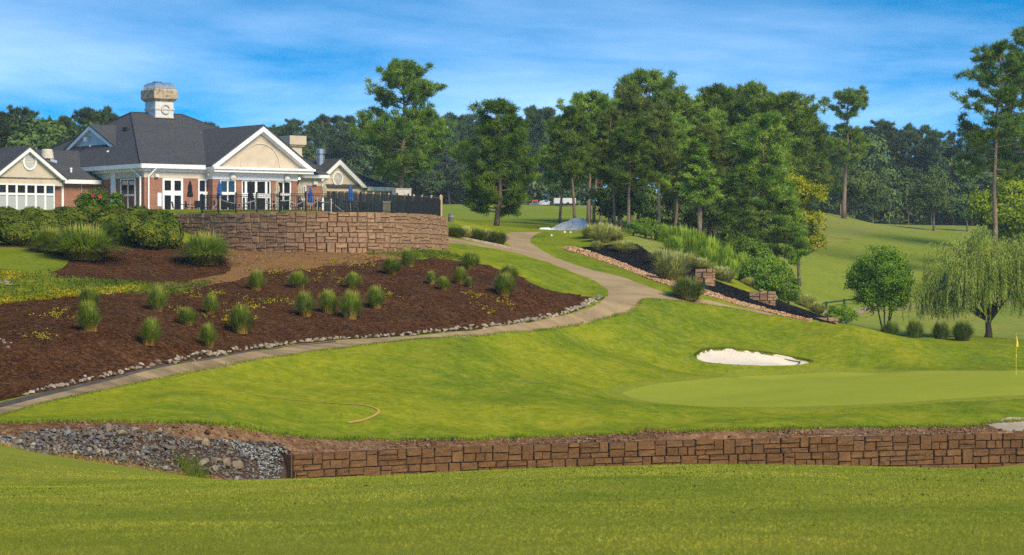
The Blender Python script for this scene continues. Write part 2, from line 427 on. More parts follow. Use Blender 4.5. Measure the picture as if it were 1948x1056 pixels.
MULCH_LO = np.concatenate([H([(1150, 566), (1125, 577), (1105, 588), (1060, 602), (1000, 613), (950, 621), (850, 632), (700, 644), (600, 651), (450, 671), (300, 697), (150, 731), (40, 755), (-120, 785)], 80, 160), [(-34, 91), (-38, 112)],
                           jit(H([(-120, 600), (0, 579), (60, 572), (130, 566), (200, 563), (270, 558), (330, 548), (385, 538), (430, 531), (500, 512), (560, 512), (640, 500), (720, 492), (770, 488), (830, 492), (900, 500), (960, 514), (1000, 535), (1050, 553), (1105, 563)], 90, 170), .35, .6)])
MULCH_UP = np.concatenate([jit(H([(130, 463), (60, 466), (-100, 466)], 110, 170), .1, .5), [(-43, 139), (-43, 136.5)], jit(H([(-100, 471), (0, 472), (60, 476), (118, 490), (122, 505), (90, 517), (130, 530), (200, 534), (280, 540), (350, 530), (420, 522), (428, 500), (415, 480), (360, 462), (250, 462), (130, 463)], 110, 170), .25, .6)])
CLAY = jit(H([(405, 470), (500, 472), (640, 474), (780, 473), (800, 482), (760, 492), (640, 503), (560, 515), (500, 516), (430, 534), (330, 550), (270, 548), (300, 540), (420, 524), (428, 500), (415, 480)], 100, 170), .3, .6)
WEED = jit(H([(-120, 525), (0, 513), (40, 517), (90, 519), (130, 531), (200, 535), (270, 540), (275, 552), (200, 560), (120, 565), (60, 571), (0, 578), (-120, 598)], 100, 150), .25, .6)
WEED = np.concatenate([WEED, [(-38, 112.5), (-42, 121.5)]])
soil_top = jit(H([(-300, 812), (-60, 808), (0, 806), (120, 803), (250, 803), (330, 806), (420, 812), (500, 822), (560, 832), (640, 840), (700, 838), (800, 838), (900, 836), (1000, 833), (1100, 830), (1190, 826), (1235, 818), (1300, 822), (1450, 818), (1600, 815), (1750, 813), (1850, 811), (1900, 803), (1960, 798), (2200, 795)], 70, 125), .14, .35)
xs_ = np.linspace(32, -22, 120)
SOIL = np.concatenate([soil_top, np.stack([xs_, front_line(xs_)[0] - np.where(xs_ < -8, 0.5, -0.1)], -1)])
MMARG = H([(-140, 466), (60, 464), (250, 461), (420, 468), (436, 500), (432, 532), (330, 552), (250, 560), (100, 572), (-140, 600)], 95, 170)
MMARG = np.concatenate([MMARG, [(-42, 111.5), (-46, 139)]])
SAND = jit(hit([(1868, 801), (1905, 797), (1990, 793), (2050, 796), (2050, 815), (1990, 822), (1925, 821), (1890, 812)], 95, 115), .1, .3)
RIP = np.concatenate([jit(hit(crv([(-120, 838), (0, 833), (60, 827), (130, 819), (200, 814), (280, 820), (350, 831), (420, 838), (455, 842), (500, 850), (552, 862)], 6), 60, 92), .15, .5),
                      [(-7.6, 88.6), (-5.5, 87.6), (-4.4, 84)], hit([(430, 908), (400, 903), (300, 894), (200, 877), (100, 864), (0, 848), (-120, 838)], 60, 92)])
GREEN = H([(1182, 748), (1230, 733), (1330, 722), (1480, 713), (1650, 708), (1800, 706), (1960, 705), (2100, 708), (2200, 725), (2150, 742), (1990, 750), (1850, 757), (1700, 766), (1600, 772), (1480, 774), (1350, 773), (1250, 765), (1200, 756), (1182, 748)], 100, 140)[:-1]
gc_ = GREEN.mean(0)
COLLAR = GREEN + (GREEN - gc_) / np.linalg.norm(GREEN - gc_, axis=1)[:, None] * 1.0
OROCK = np.concatenate([H([(1066, 472), (1110, 486), (1160, 502), (1240, 533), (1290, 549)], 140, 180), H([(1330, 558), (1400, 579), (1480, 599), (1540, 613)], 140, 180), H([(1545, 608.5), (1480, 592.5), (1400, 571.5), (1340, 551), (1290, 539), (1240, 523), (1160, 491), (1110, 475), (1085, 469)], 140, 190)])
BLACK = np.concatenate([H([(1100, 471), (1160, 490), (1240, 522), (1290, 538), (1340, 550), (1400, 570.5), (1480, 592), (1560, 612), (1590, 618)], 140, 190), H([(1600, 613), (1540, 593), (1480, 571), (1420, 554), (1360, 532), (1330, 515), (1290, 500), (1240, 482), (1205, 462), (1150, 466)], 140, 200)])
TPATIO = np.array([(-31, 188), (-7.5, 188), (-8, 218), (-19, 222), (-33, 214)])
FARF = np.array([(-14, 228), (2, 222), (8, 232), (16, 250), (18, 300), (14, 400), (-2, 418), (-18, 415), (-20, 330), (-18, 260)])
HILLF = hit([(1512, 585), (1600, 588), (1700, 585), (1800, 560), (1900, 520), (1950, 490), (1900, 460), (1800, 437), (1700, 440), (1640, 450), (1560, 470), (1520, 510), (1505, 560)], 185, 400)
PAVE = np.concatenate([hit([(1560, 590), (1650, 586), (1760, 578), (1850, 575), (1960, 575)], 175, 260), hit([(1960, 579), (1850, 579), (1760, 582), (1650, 591), (1560, 596)], 175, 260)])
WOOD = np.array([(-260, 300), (-60, 292), (-45, 420), (-20, 422), (0, 430), (20, 425), (48, 436), (62, 436), (85, 400), (110, 370), (140, 300), (300, 300), (300, 950), (-300, 950)])

# ---- ground materials
ground_mat('fairway_near', [(0.182, 0.248, 0.025), (0.267, 0.293, 0.028), (0.339, 0.321, 0.034)], [(0.182, 0.197, 0.017), (0.267, 0.260, 0.027), (0.339, 0.304, 0.040)], [(0.049, 0.062, 0.008), (0.170, 0.192, 0.028), (0.328, 0.316, 0.081)], .12, .9, 60, .9, .02)
ground_mat('lawn', [(.065, .125, .015), (.15, .20, .010), (.30, .285, .014)], [(.07, .13, .011), (.175, .21, .010), (.33, .285, .026)], [(.055, .095, .005), (.18, .22, .012), (.36, .34, .045)], .085, .6, 2.6, .7, .07, stretch=(1, .75, 1), mixf=(.5, .33))
ground_mat('collar_grass', [(0.172, 0.204, 0.020), (0.224, 0.239, 0.024)], [(0.165, 0.199, 0.019), (0.255, 0.255, 0.027)], [(0.120, 0.148, 0.010), (0.299, 0.295, 0.034)], .1, .6, 4, .5, .03)
ground_mat('green_grass', [(0.247, 0.280, 0.025), (0.295, 0.308, 0.033)], [(0.234, 0.269, 0.025), (0.302, 0.313, 0.038)], [(0.210, 0.247, 0.019), (0.333, 0.336, 0.048)], .08, .4, 5, .15, .01, mixf=(.5, .3))
ground_mat('upper_lawn', [(0.111, 0.158, 0.011), (0.182, 0.214, 0.016)], [(0.091, 0.143, 0.009), (0.208, 0.224, 0.020)], [(0.065, 0.102, 0.007), (0.247, 0.265, 0.027)], .2, .8, 4, .7, .05)
ground_mat('weed_cover', [(.14, .19, .012), (.12, .18, .012), (.28, .23, .015)], [(.10, .16, .01), (.16, .2, .012), (.32, .25, .015)], [(.07, .09, .01), (.26, .25, .02), (.46, .38, .03)], .3, 1.1, 9, .9, .08, mixf=(.6, .4))
ground_mat('mulch', [(0.053, 0.020, 0.009), (0.095, 0.039, 0.016), (0.107, 0.054, 0.027)], [(0.026, 0.011, 0.005), (0.090, 0.036, 0.014), (0.178, 0.087, 0.039)], [(0.010, 0.005, 0.002), (0.073, 0.030, 0.011), (0.249, 0.114, 0.048)], .25, .9, 4.5, 1.0, .16, mixf=(.5, .55))
ground_mat('clay_soil', [(0.202, 0.097, 0.033), (0.259, 0.132, 0.048)], [(0.162, 0.075, 0.025), (0.268, 0.136, 0.050), (0.308, 0.178, 0.070)], [(0.081, 0.039, 0.015), (0.243, 0.122, 0.043), (0.364, 0.222, 0.095)], .2, 1.0, 8, .9, .08)
ground_mat('bare_soil', [(0.137, 0.062, 0.026), (0.217, 0.110, 0.051), (0.343, 0.208, 0.109)], [(0.092, 0.042, 0.017), (0.217, 0.110, 0.051), (0.412, 0.260, 0.144)], [(0.034, 0.017, 0.008), (0.194, 0.094, 0.043), (0.480, 0.302, 0.166)], .14, 1.0, 3.5, 1.0, .14)
ground_mat('riprap_soil', [(.08, .045, .03), (.13, .085, .06)], [(.05, .03, .02), (.14, .09, .065)], [(.02, .015, .01), (.12, .08, .06)], .3, 2, 8, 1, .1)
ground_mat('concrete_path', [(0.307, 0.211, 0.108), (0.397, 0.279, 0.147), (0.424, 0.304, 0.161)], [(0.199, 0.138, 0.075), (0.388, 0.272, 0.144), (0.442, 0.316, 0.170)], [(0.271, 0.190, 0.105), (0.406, 0.288, 0.154), (0.469, 0.336, 0.187)], .05, .5, 4, .3, .01, rough=.9, mixf=(.55, .3), stretch=(.55, 1.3, 1))
ground_mat('damp_asphalt', [(.06, .052, .05), (.10, .09, .085)], [(.05, .045, .042), (.16, .13, .11)], [(.04, .036, .035), (.12, .1, .09)], .3, 1.0, 12, .4, .02, rough=.8)
ground_mat('bunker_sand', [(.60, .52, .41), (.66, .58, .47)], [(.54, .46, .36), (.66, .58, .47)], [(.46, .39, .3), (.7, .62, .51)], .3, 1.3, 9, .5, .05)
ground_mat('black_mulch', [(.007, .007, .008), (.013, .012, .013)], [(.005, .005, .006), (.016, .015, .016)], [(.003, .003, .003), (.012, .012, .012), (.035, .034, .034)], .3, 1.4, 10, 1, .1, mixf=(.5, .6))
ground_mat('far_fairway', [(0.150, 0.213, 0.024), (0.228, 0.256, 0.033)], [(0.138, 0.200, 0.022), (0.246, 0.263, 0.037)], [(0.120, 0.181, 0.020), (0.264, 0.281, 0.044)], .03, .2, 1.5, .4, .05, stretch=(.6, 2, 1))
ground_mat('hill_grass', [(0.144, 0.213, 0.028), (0.228, 0.256, 0.039), (0.288, 0.237, 0.066)], [(0.132, 0.194, 0.024), (0.228, 0.250, 0.040), (0.324, 0.237, 0.083)], [(0.108, 0.163, 0.022), (0.264, 0.288, 0.061)], .035, .25, 1.5, .5, .06)
ground_mat('woodland_floor', [(.03, .028, .012), (.05, .04, .02)], [(.02, .025, .01), (.06, .045, .022)], [(.02, .02, .01), (.06, .05, .03)], .05, .3, 3, .7, .1)
nt = MATS['concrete_path'].node_tree; b = nt.nodes['Principled BSDF']; lk = b.inputs['Base Color'].links[0].from_socket
v = coords(nt); sx = nt.nodes.new('ShaderNodeSeparateXYZ'); nt.links.new(v, sx.inputs[0])
mr = nt.nodes.new('ShaderNodeMapRange'); mr.inputs['From Min'].default_value = 8; mr.inputs['From Max'].default_value = -14; mr.inputs['To Min'].default_value = .1; mr.inputs['To Max'].default_value = .75; nt.links.new(sx.outputs['X'], mr.inputs['Value'])
nf = ramp(nt, noise(nt, v, .35, 5, .65, .5, (.6, 2.2, 1)), [(.15, .15, .15), (1, 1, 1)], [.36, .62])
mm = nt.nodes.new('ShaderNodeMath'); mm.operation = 'MULTIPLY'; nt.links.new(mr.outputs[0], mm.inputs[0]); nt.links.new(nf, mm.inputs[1])
nt.links.new(mixc(nt, mm.outputs[0], lk, (.12, .085, .055)), b.inputs['Base Color'])   # mud carried onto the lower end of the path
ground_mat('spill_sand', [(.40, .31, .2), (.5, .41, .29)], [(.3, .22, .14), (.52, .43, .31)], [(.26, .19, .12), (.56, .47, .35)], .5, 1.6, 5)
plain('patio_concrete', (.42, .38, .33), .9)
plain('gravel_road', (.30, .2, .16), .95, var=.2)

ground_mat('red_clay', [(.20, .10, .055), (.26, .13, .075)], [(.17, .12, .04), (.28, .13, .08)], [(.14, .10, .04), (.32, .17, .11)], .2, .6, 2)
REDC = jit(hit(crv([(1478, 468), (1500, 452), (1530, 446), (1560, 452), (1572, 466), (1545, 474), (1520, 484), (1490, 486), (1478, 468)], 5)[:-1], 200, 330), .5, 1.0)
REDC2 = jit(hit(crv([(1495, 418), (1520, 412), (1560, 414), (1565, 422), (1525, 426), (1495, 418)], 5)[:-1], 200, 345), .5, 1.0)
REGIONS = [('bunker_sand', BUNK, 'bunker_sand'), ('putting_green', GREEN, 'green_grass'), ('green_collar', COLLAR, 'collar_grass'), ('gutter_strip', GUT, 'damp_asphalt'), ('cart_path', PATH, 'concrete_path'),
           ('riprap_bed', RIP, 'riprap_soil'), ('spilled_sand', SAND, 'spill_sand'), ('bare_soil', SOIL, 'bare_soil'),
           ('border_bed', OROCK, 'clay_soil'), ('black_mulch_bed', BLACK, 'black_mulch'), ('clay_bank', CLAY, 'clay_soil'), ('ground_cover', WEED, 'weed_cover'),
           ('mulch_bed', MULCH_LO, 'mulch'), ('upper_mulch_bed', MULCH_UP, 'mulch'), ('mulch_margin', MMARG, 'mulch'), ('patio', TPATIO, 'patio_concrete'), ('terrace_lawn', TPOLY, 'upper_lawn'),
           ('gravel_track', PAVE, 'gravel_road'), ('red_clay_patch', REDC, 'red_clay'), ('red_clay_patch', REDC2, 'red_clay'), ('woodland_floor', WOOD, 'woodland_floor'), ('far_fairway', FARF, 'far_fairway'), ('hillside_fairway', HILLF, 'far_fairway')]
UPLAWN = np.concatenate([H([(-150, 470), (0, 471), (62, 475), (125, 490), (125, 505), (95, 518), (40, 518), (-150, 520)], 100, 170), [(-44, 122), (-44, 136)]])
REGIONS.insert(12, ('upper_lawn', UPLAWN, 'upper_lawn'))

pts = []; edges = []
def add_loop(P, closed=True, step=.6):
    P = np.asarray(P)
    Q = resample(np.concatenate([P, P[:1]]) if closed else P, step)
    if closed: Q = Q[:-1]
    n = len(pts)
    pts.extend(Q.tolist())
    for i in range(len(Q) - (0 if closed else 1)):
        edges.append((n + i, n + (i + 1) % len(Q)))
for k_ in (-.2, -.12, -.05, .05, .10, .16): add_loop(BUNK + (BUNK.mean(0) - BUNK) * k_, True, .3)
add_loop(BUNK + (BUNK.mean(0) - BUNK) * .25, True, .4)
for nm, P, m in REGIONS:
    add_loop(P, True, 8.0 if nm == 'woodland_floor' else 3.0 if nm in ('far_fairway', 'hillside_fairway', 'patio') else (.3 if nm in ('bunker_sand', 'bare_soil') else .6))
xw = np.linspace(-8.0, 36, 50)
for off in (0.12, 0.27, 0.42):
    add_loop(np.stack([xw, front_line(xw)[0] + off], -1), False, 1.0)
def offset_curve(C, d):
    t = np.gradient(C, axis=0); t /= np.linalg.norm(t, axis=1)[:, None]
    return C + np.stack([-t[:, 1], t[:, 0]], -1) * d
for off in (0.1, 0.3, 0.5):
    add_loop(offset_curve(TW, off), False, .7)
def grid(y0, y1, s, kx, mx):
    for j, y in enumerate(np.arange(y0, y1, s * .866)):
        X = kx * y + mx
        for x in np.arange(-X + (j % 2) * s / 2, X, s):
            pts.append([x + rng.uniform(-.12, .12) * s, y + rng.uniform(-.12, .12) * s])
grid(-15, 60, 1.1, .25, 10); grid(60, 172, .8, .25, 9); grid(172, 265, 1.7, .26, 12); grid(265, 460, 4.5, .28, 25); grid(460, 950, 18, .3, 60)
pts += [[-400, -60], [400, -60], [-400, 950], [400, 950], [-60, -60], [60, -60], [-400, 300], [400, 300], [-400, 120], [400, 120]]
pa_ = np.array(pts); nb_ = len(pts); con = set(i for e_ in edges for i in e_)
inb = (pa_[:, 0] > 6) & (pa_[:, 0] < 21) & (pa_[:, 1] > 130) & (pa_[:, 1] < 152)
inb[inb] = dist_poly(pa_[inb, 0], pa_[inb, 1], BUNK) < 1.1
for i in np.where(inb)[0]:
    if i not in con: pts[i] = [420 + i * 1e-3, -50 - i * 1e-3]      # loose grid points near the bunker lip go out of the way
res = delaunay_2d_cdt([Vector(p) for p in pts], edges, [], 0, 1e-4, False)
TV = np.array([tuple(v) for v in res[0]]); TF = np.array([f for f in res[2] if len(f) == 3])
TZ = ground_rel(TV[:, 0], TV[:, 1])
# small unevenness of the ground
def hnoise(x, y, f):
    return (np.sin(x * f * 1.3 + 2.1 * np.sin(y * f * .7)) + np.sin(y * f * 1.7 + 1.7 * np.sin(x * f * .9 + 1)) + np.sin((x + y) * f * .8 + 3)) / 3
TZ = TZ + np.where(TV[:, 1] > 95, .05, .012) * hnoise(TV[:, 0], TV[:, 1], .8)
cx = TV[TF].mean(1)
reg = np.full(len(TF), -1)
for i in range(len(REGIONS) - 1, -1, -1):
    reg[in_poly(cx[:, 0], cx[:, 1], REGIONS[i][1])] = i
fl = front_line(cx[:, 0])[0]
reg[(reg < 0) & (cx[:, 1] < fl + .2)] = 100
reg[(reg < 0) & (cx[:, 1] > 178) & (cx[:, 0] > 9)] = 102
reg[(reg < 0) & (cx[:, 1] > 260)] = 103
reg[reg < 0] = 101
V3 = np.column_stack([TV, TZ + CZ])
for rid in np.unique(reg):
    nm, mt = {100: ('foreground_fairway', 'fairway_near'), 101: ('lawn_ground', 'lawn'), 102: ('hillside_ground', 'hill_grass'), 103: ('far_ground', 'woodland_floor')}.get(rid) or (REGIONS[rid][0], REGIONS[rid][2])
    f = TF[reg == rid]; used, inv = np.unique(f, return_inverse=True)
    o = link(nm, arr_mesh(nm, V3[used], inv.reshape(-1, 3), mt, True))
    tag(o, kind='structure')
# ================================================================ retaining walls, rocks
def stone_mat(name, cols, dark):
    m, nt, b = new_mat(name, .9, .2)
    v = coords(nt, 'Object')
    vm = nt.nodes.new('ShaderNodeVectorMath'); vm.operation = 'ADD'
    g = nt.nodes.new('ShaderNodeNewGeometry')
    c1 = ramp(nt, obj_random(nt), cols, [i / (len(cols) - 1) for i in range(len(cols))])
    n = noise(nt, g.outputs['Position'], 2.2, 5, .7)
    c = mixc(nt, ramp(nt, n, [(0, 0, 0), (.75, .75, .75)], [.42, .75]), c1, dark)
    n2 = noise(nt, g.outputs['Position'], 16, 5, .7)
    c = mixc(nt, .35, c, ramp(nt, n2, [tuple(x * .45 for x in cols[0]), cols[1], tuple(min(1, x * 1.5) for x in cols[-1])]))
    nt.links.new(c, b.inputs['Base Color'])
    bump(nt, b, noise(nt, g.outputs['Position'], 9, 6, .8), 1.0, .06)
    return m
stone_mat('brown_block', [(.125, .058, .02), (.19, .092, .034), (.25, .13, .052), (.16, .078, .028), (.21, .105, .042)], (.075, .05, .034))
stone_mat('tan_block', [(0.230, 0.129, 0.065), (0.345, 0.202, 0.108), (0.460, 0.280, 0.157), (0.287, 0.179, 0.108), (0.380, 0.213, 0.108)], (0.149, 0.106, 0.076))
plain('joint_brown', (.05, .035, .025), .95)  # dark brown of the block core behind the joints
plain('joint_tan', (.10, .065, .042), .95)

srnd = random.Random(3)
def facet_mesh(name, mat, seed, n=4):
    """a split-face stone one unit wide and high, its rough face towards -y"""
    r = random.Random(seed); vs = []; fs = []
    tilt = r.uniform(-.25, .25); tz = r.uniform(-.25, .25)
    for j in range(n + 1):
        for i in range(n + 1):
            x = i / n - .5; z = j / n
            edge = i in (0, n) or j in (0, n)
            y = -.72 if edge else -1 - tilt * x * 1.2 - tz * (z - .5) + r.uniform(-.22, .16)
            if not edge:
                x += r.uniform(-.06, .06); z += r.uniform(-.06, .06)
            else:
                if 0 < i < n: z += r.uniform(-.03, .03) if j == 0 else r.uniform(-.05, .0)
                if 0 < j < n: x += r.uniform(-.025, .025)
            if i in (1, n - 1) and not edge: x = (-.5 + .045 if i == 1 else .5 - .045)
            if j in (1, n - 1) and not edge: z = (.06 if j == 1 else .94)
            vs.append((x, y, z))
    for j in range(n):
        for i in range(n):
            a = j * (n + 1) + i; fs.append((a, a + 1, a + n + 2, a + n + 1))
    k = len(vs); vs += [(-.5, 0, 0), (.5, 0, 0), (.5, 0, 1), (-.5, 0, 1)]
    c = [0, n, (n + 1) ** 2 - 1, n * (n + 1)]
    for q in range(4):
        fs.append((k + q, k + (q + 1) % 4, c[(q + 1) % 4], c[q]))
    me = bpy.data.meshes.new(name); me.from_pydata(vs, [], fs); me.update(); me.materials.append(MATS[mat]); return me
TEMPL = [[(0, 0, .55, .52), (0, .52, .55, 1), (.55, .0, 1, .36), (.55, .36, 1, 1)],
         [(0, .66, .68, 1), (0, .33, .68, .66), (.68, .33, 1, 1), (0, 0, .36, .33), (.36, 0, 1, .33)],
         [(0, .0, .42, .55), (.42, 0, .74, .55), (.74, 0, 1, .55), (0, .55, .58, 1), (.58, .55, 1, 1)],
         [(0, .62, .62, 1), (.62, .62, 1, 1), (0, 0, .4, .62), (.4, .31, 1, .62), (.4, 0, 1, .31)],
         [(0, .42, .6, 1), (.6, 0, 1, .72), (0, 0, .6, .42), (.6, .72, 1, 1)],
         [(0, 0, .40, 1), (.40, .5, 1, 1), (.40, 0, .70, .5), (.70, .0, 1, .5)],
         [(0, .55, .45, 1), (.45, .55, 1, 1), (0, 0, .3, .55), (.3, 0, .72, .55), (.72, 0, 1, .55)]]
BW, BH = 1.22, .61
def wall_stones(parent, C, ztop, courses, meshes, t0=0, batter=.035, cap=300, plain_rows=()):
    """big cast blocks laid in courses along the face line C; every stone of their split face is its own piece"""
    C = np.asarray(C, float); d = np.concatenate([[0], np.cumsum(np.linalg.norm(np.diff(C, axis=0), axis=1))]); L = d[-1]
    count = 0
    def at(s, out):
        x = np.interp(s, d, C[:, 0]); y = np.interp(s, d, C[:, 1])
        e = .3; tx = np.interp(min(s + e, L), d, C[:, 0]) - np.interp(max(s - e, 0), d, C[:, 0]); ty = np.interp(min(s + e, L), d, C[:, 1]) - np.interp(max(s - e, 0), d, C[:, 1])
        n = math.hypot(tx, ty); tx /= n; ty /= n
        return (x + ty * out, y - tx * out, math.atan2(ty, tx))
    for c in range(courses):
        s = -(BW * .5 if c % 2 else 0) - srnd.uniform(0, .05); k = c * 3 + t0
        out = batter * c
        z0 = ztop - (c + 1) * BH
        while s < L - .1:
            T = TEMPL[(k * 5 + c * 2 + srnd.choice((0, 0, 1))) % len(TEMPL)]; k += 1
            if c in plain_rows: T = [(0, 0, 1, 1)]
            for (a0, b0, a1, b1) in T:
                sa, sb = s + a0 * BW + .012, s + a1 * BW - .012
                if a0 == 0: sa += .008
                if a1 == 1: sb -= .008
                if sb < .05 or sa > L - .05: continue
                sa = max(sa, 0); sb = min(sb, L)
                x, y, r = at((sa + sb) / 2, out)
                me = srnd.choice(meshes)
                o = link('stone', me, parent, (x, y, z0 + b0 * BH + .011))
                o.rotation_euler = (0, 0, r)
                o.scale = (sb - sa, .10 + srnd.uniform(-.02, .045), (b1 - b0) * BH - .022 + (srnd.uniform(-.02, .02) if c == 0 and b1 == 1 else 0))
                count += 1
            s += BW
    return count
def wall_backing(parent, C, z0, z1, mat, depth=.45, front=.02):
    A = offset_curve(np.asarray(C, float), -front); B = offset_curve(np.asarray(C, float), depth)
    n = len(A); vs = [(p[0], p[1], z) for z in (z0, z1) for p in A] + [(p[0], p[1], z) for z in (z0, z1) for p in B]
    fs = []
    for i in range(n - 1):
        fs += [(i, i + 1, n + i + 1, n + i), (2 * n + i + 1, 2 * n + i, 3 * n + i, 3 * n + i + 1), (n + i, n + i + 1, 3 * n + i + 1, 3 * n + i)]
    fs += [(0, n, 3 * n, 2 * n), (n - 1, 3 * n - 1 - 0, 4 * n - 1, 2 * n - 1)]
    MB().add(vs, fs).build('block_core', mat, parent)
fm_b = [facet_mesh('stone', 'brown_block', i) for i in range(10)]
fm_t = [facet_mesh('stone', 'tan_block', 20 + i) for i in range(10)]
wl = thing('retaining_wall', 'long low brown split-face block wall holding up the putting green bank', 'wall', (0, 0, 0))
WC = resample(WCURVE[WCURVE[:, 0] < 28], .5); WD = (WC[1] - WC[0]) / np.linalg.norm(WC[1] - WC[0])
n1 = wall_stones(wl, WC, CZ + WTOP, 3, fm_b, 0, plain_rows=(2,))
wall_backing(wl, WC, CZ + WTOP - 3.1, CZ + WTOP - .03, 'joint_brown')
MB().box(-.02, .12, 0, .6, -1.84, -.02).build('end_block', 'brown_block', wl, (WA[0] - .03, WA[1] - .02, CZ + WTOP)).rotation_euler = (0, 0, math.atan2(WD[1], WD[0]))
tw = thing('retaining_wall', 'tall curved tan block wall below the clubhouse terrace', 'wall', (0, 0, 0))
TWC = resample(TW, .4)
n2 = wall_stones(tw, TWC, CZ + 3.0, 4, fm_t, 2, plain_rows=())
wall_backing(tw, TWC, CZ - .6, CZ + 2.97, 'joint_tan')

# ---- rocks
def rock_mesh(name, mat, seed, n=13, flat=.75):
    r = random.Random(seed); bm = bmesh.new()
    for i in range(n):
        v = Vector((r.gauss(0, 1), r.gauss(0, 1), r.gauss(0, 1))).normalized() * r.uniform(.75, 1.05)
        bm.verts.new((v.x * .5, v.y * .5 * r.uniform(.8, 1), v.z * .5 * flat))
    bmesh.ops.convex_hull(bm, input=bm.verts[:]); 
    for v in [v for v in bm.verts if not v.link_faces]: bm.verts.remove(v)
    me = bpy.data.meshes.new(name); bm.to_mesh(me); bm.free(); me.materials.append(MATS[mat]); return me
def rock_mat(name, cols, per=True):
    m, nt, b = new_mat(name, .9, .2)
    g = nt.nodes.new('ShaderNodeNewGeometry')
    f = obj_random(nt) if per else g.outputs['Random Per Island']
    c1 = ramp(nt, f, cols, [i / (len(cols) - 1) for i in range(len(cols))])
    n2 = noise(nt, g.outputs['Position'], 9, 5, .7)
    c = mixc(nt, .4, c1, mixc(nt, 1.0, c1, ramp(nt, n2, [(.35, .33, .3), (1.4, 1.4, 1.4)]), 'MULTIPLY'))
    nt.links.new(c, b.inputs['Base Color'])
    bump(nt, b, noise(nt, g.outputs['Position'], 18, 5, .7), .6, .03)
    return m
RIPC = [(.09, .088, .088), (.24, .23, .21), (.06, .058, .058), (.19, .15, .11), (.12, .118, .118), (.30, .27, .22), (.08, .07, .062), (.17, .11, .07), (.14, .138, .138), (.12, .08, .05)]
rock_mat('riprap_rock', RIPC); rock_mat('riprap_small', RIPC, False)
rock_mat('pale_rock', [(0.272, 0.221, 0.148), (0.357, 0.295, 0.211), (0.212, 0.168, 0.113), (0.399, 0.336, 0.250), (0.289, 0.230, 0.156)])
rock_mat('grey_gravel', [(0.234, 0.260, 0.254), (0.351, 0.380, 0.371), (0.166, 0.185, 0.186), (0.429, 0.450, 0.430)], False)
rock_mat('orange_rock', [(.42, .22, .10), (.55, .32, .16), (.34, .17, .08), (.6, .42, .26), (.46, .26, .12)], False)
rock_mat('tan_boulder', [(0.280, 0.211, 0.130), (0.231, 0.170, 0.112), (0.315, 0.252, 0.167)])
rock_mat('soil_clod', [(0.126, 0.059, 0.025), (0.206, 0.107, 0.050), (0.320, 0.197, 0.104), (0.160, 0.080, 0.036)], False)
rock_mat('bark_chip', [(.05, .022, .012), (.09, .042, .022), (.03, .014, .008), (.16, .09, .05), (.07, .03, .016)], False)
RK = [rock_mesh('rock', 'riprap_rock', i) for i in range(12)]
RP = [rock_mesh('rock', 'pale_rock', 40 + i) for i in range(12)]
RB = [rock_mesh('rock', 'tan_boulder', 70 + i, 16) for i in range(6)]
def put_rock(parent, mesh, x, y, s, sink=.3, name='rock', up=0.0):
    o = link(name, mesh, parent, (x, y, gz(x, y) + s * (.5 * .75 - sink) + up))
    o.rotation_euler = (srnd.uniform(-.4, .4), srnd.uniform(-.4, .4), srnd.uniform(0, 6.28)); o.scale = (s * srnd.uniform(.85, 1.35), s * srnd.uniform(.8, 1.1), s * srnd.uniform(.75, 1.15))
    return o
def rock_heap(name, mat, P, sizes, nvar=8, lift=0.0, kind='stuff', parent=None, flat=.75):
    """many small stones as one mesh; P (n,2)"""
    base = [rock_mesh('tmp', mat, 100 + i, 9, flat) for i in range(nvar)]
    data = []
    for m in base:
        v = np.empty(len(m.vertices) * 3, np.float32); m.vertices.foreach_get('co', v)
        data.append((v.reshape(-1, 3), np.array([p.vertices[:] for p in m.polygons if len(p.vertices) == 3])))
        bpy.data.meshes.remove(m)
    z = ground_rel(P[:, 0], P[:, 1]) + CZ
    Vs = []; Fs = []; n = 0
    for i in range(len(P)):
        v, f = data[i % nvar]; s = sizes[i]; a = srnd.uniform(0, 6.28); c, q = math.cos(a), math.sin(a)
        w_ = v * np.array([s * srnd.uniform(.8, 1.4), s, s * srnd.uniform(.7, 1.1)])
        w_ = np.column_stack([w_[:, 0] * c - w_[:, 1] * q, w_[:, 0] * q + w_[:, 1] * c, w_[:, 2]]) + np.array([P[i, 0], P[i, 1], z[i] + s * .12 + lift])
        Vs.append(w_); Fs.append(f + n); n += len(v)
    o = link(name, arr_mesh(name, np.concatenate(Vs), np.concatenate(Fs), mat), parent)
    if kind: o['kind'] = kind
    return o
def scatter_in(P, n, rg=rng, margin=0.0):
    P = np.asarray(P); lo, hi = P.min(0), P.max(0); out = np.zeros((0, 2))
    while len(out) < n:
        q = rg.uniform(lo, hi, (n * 3, 2)); q = q[in_poly(q[:, 0], q[:, 1], P)]
        if margin: q = q[dist_poly(q[:, 0], q[:, 1], P) > margin]
        out = np.concatenate([out, q])
    return out[:n]
# riprap bank
rip = thing('riprap_bank', 'bank of loose grey broken rock beside the end of the low block wall', 'rocks')
RIPV = RIP[(RIP[:, 0] > -30)]
q = scatter_in(RIPV, 5600)
u_of = CU + FP * q[:, 0] / q[:, 1]
keep = (u_of > -60) & (u_of < 560)
q = q[keep]
big = []
for p in q:
    if len(big) >= 300: break
    s = srnd.uniform(.19, .36)
    if all((p[0] - b[0]) ** 2 + (p[1] - b[1]) ** 2 > (.42 * (s + b[2])) ** 2 for b in big): big.append((p[0], p[1], s))
for b in big: put_rock(rip, srnd.choice(RK), b[0], b[1], b[2], .15)
rock_heap('small_rocks', 'riprap_small', q[300:], [srnd.uniform(.09, .22) for _ in range(len(q) - 300)], parent=rip)
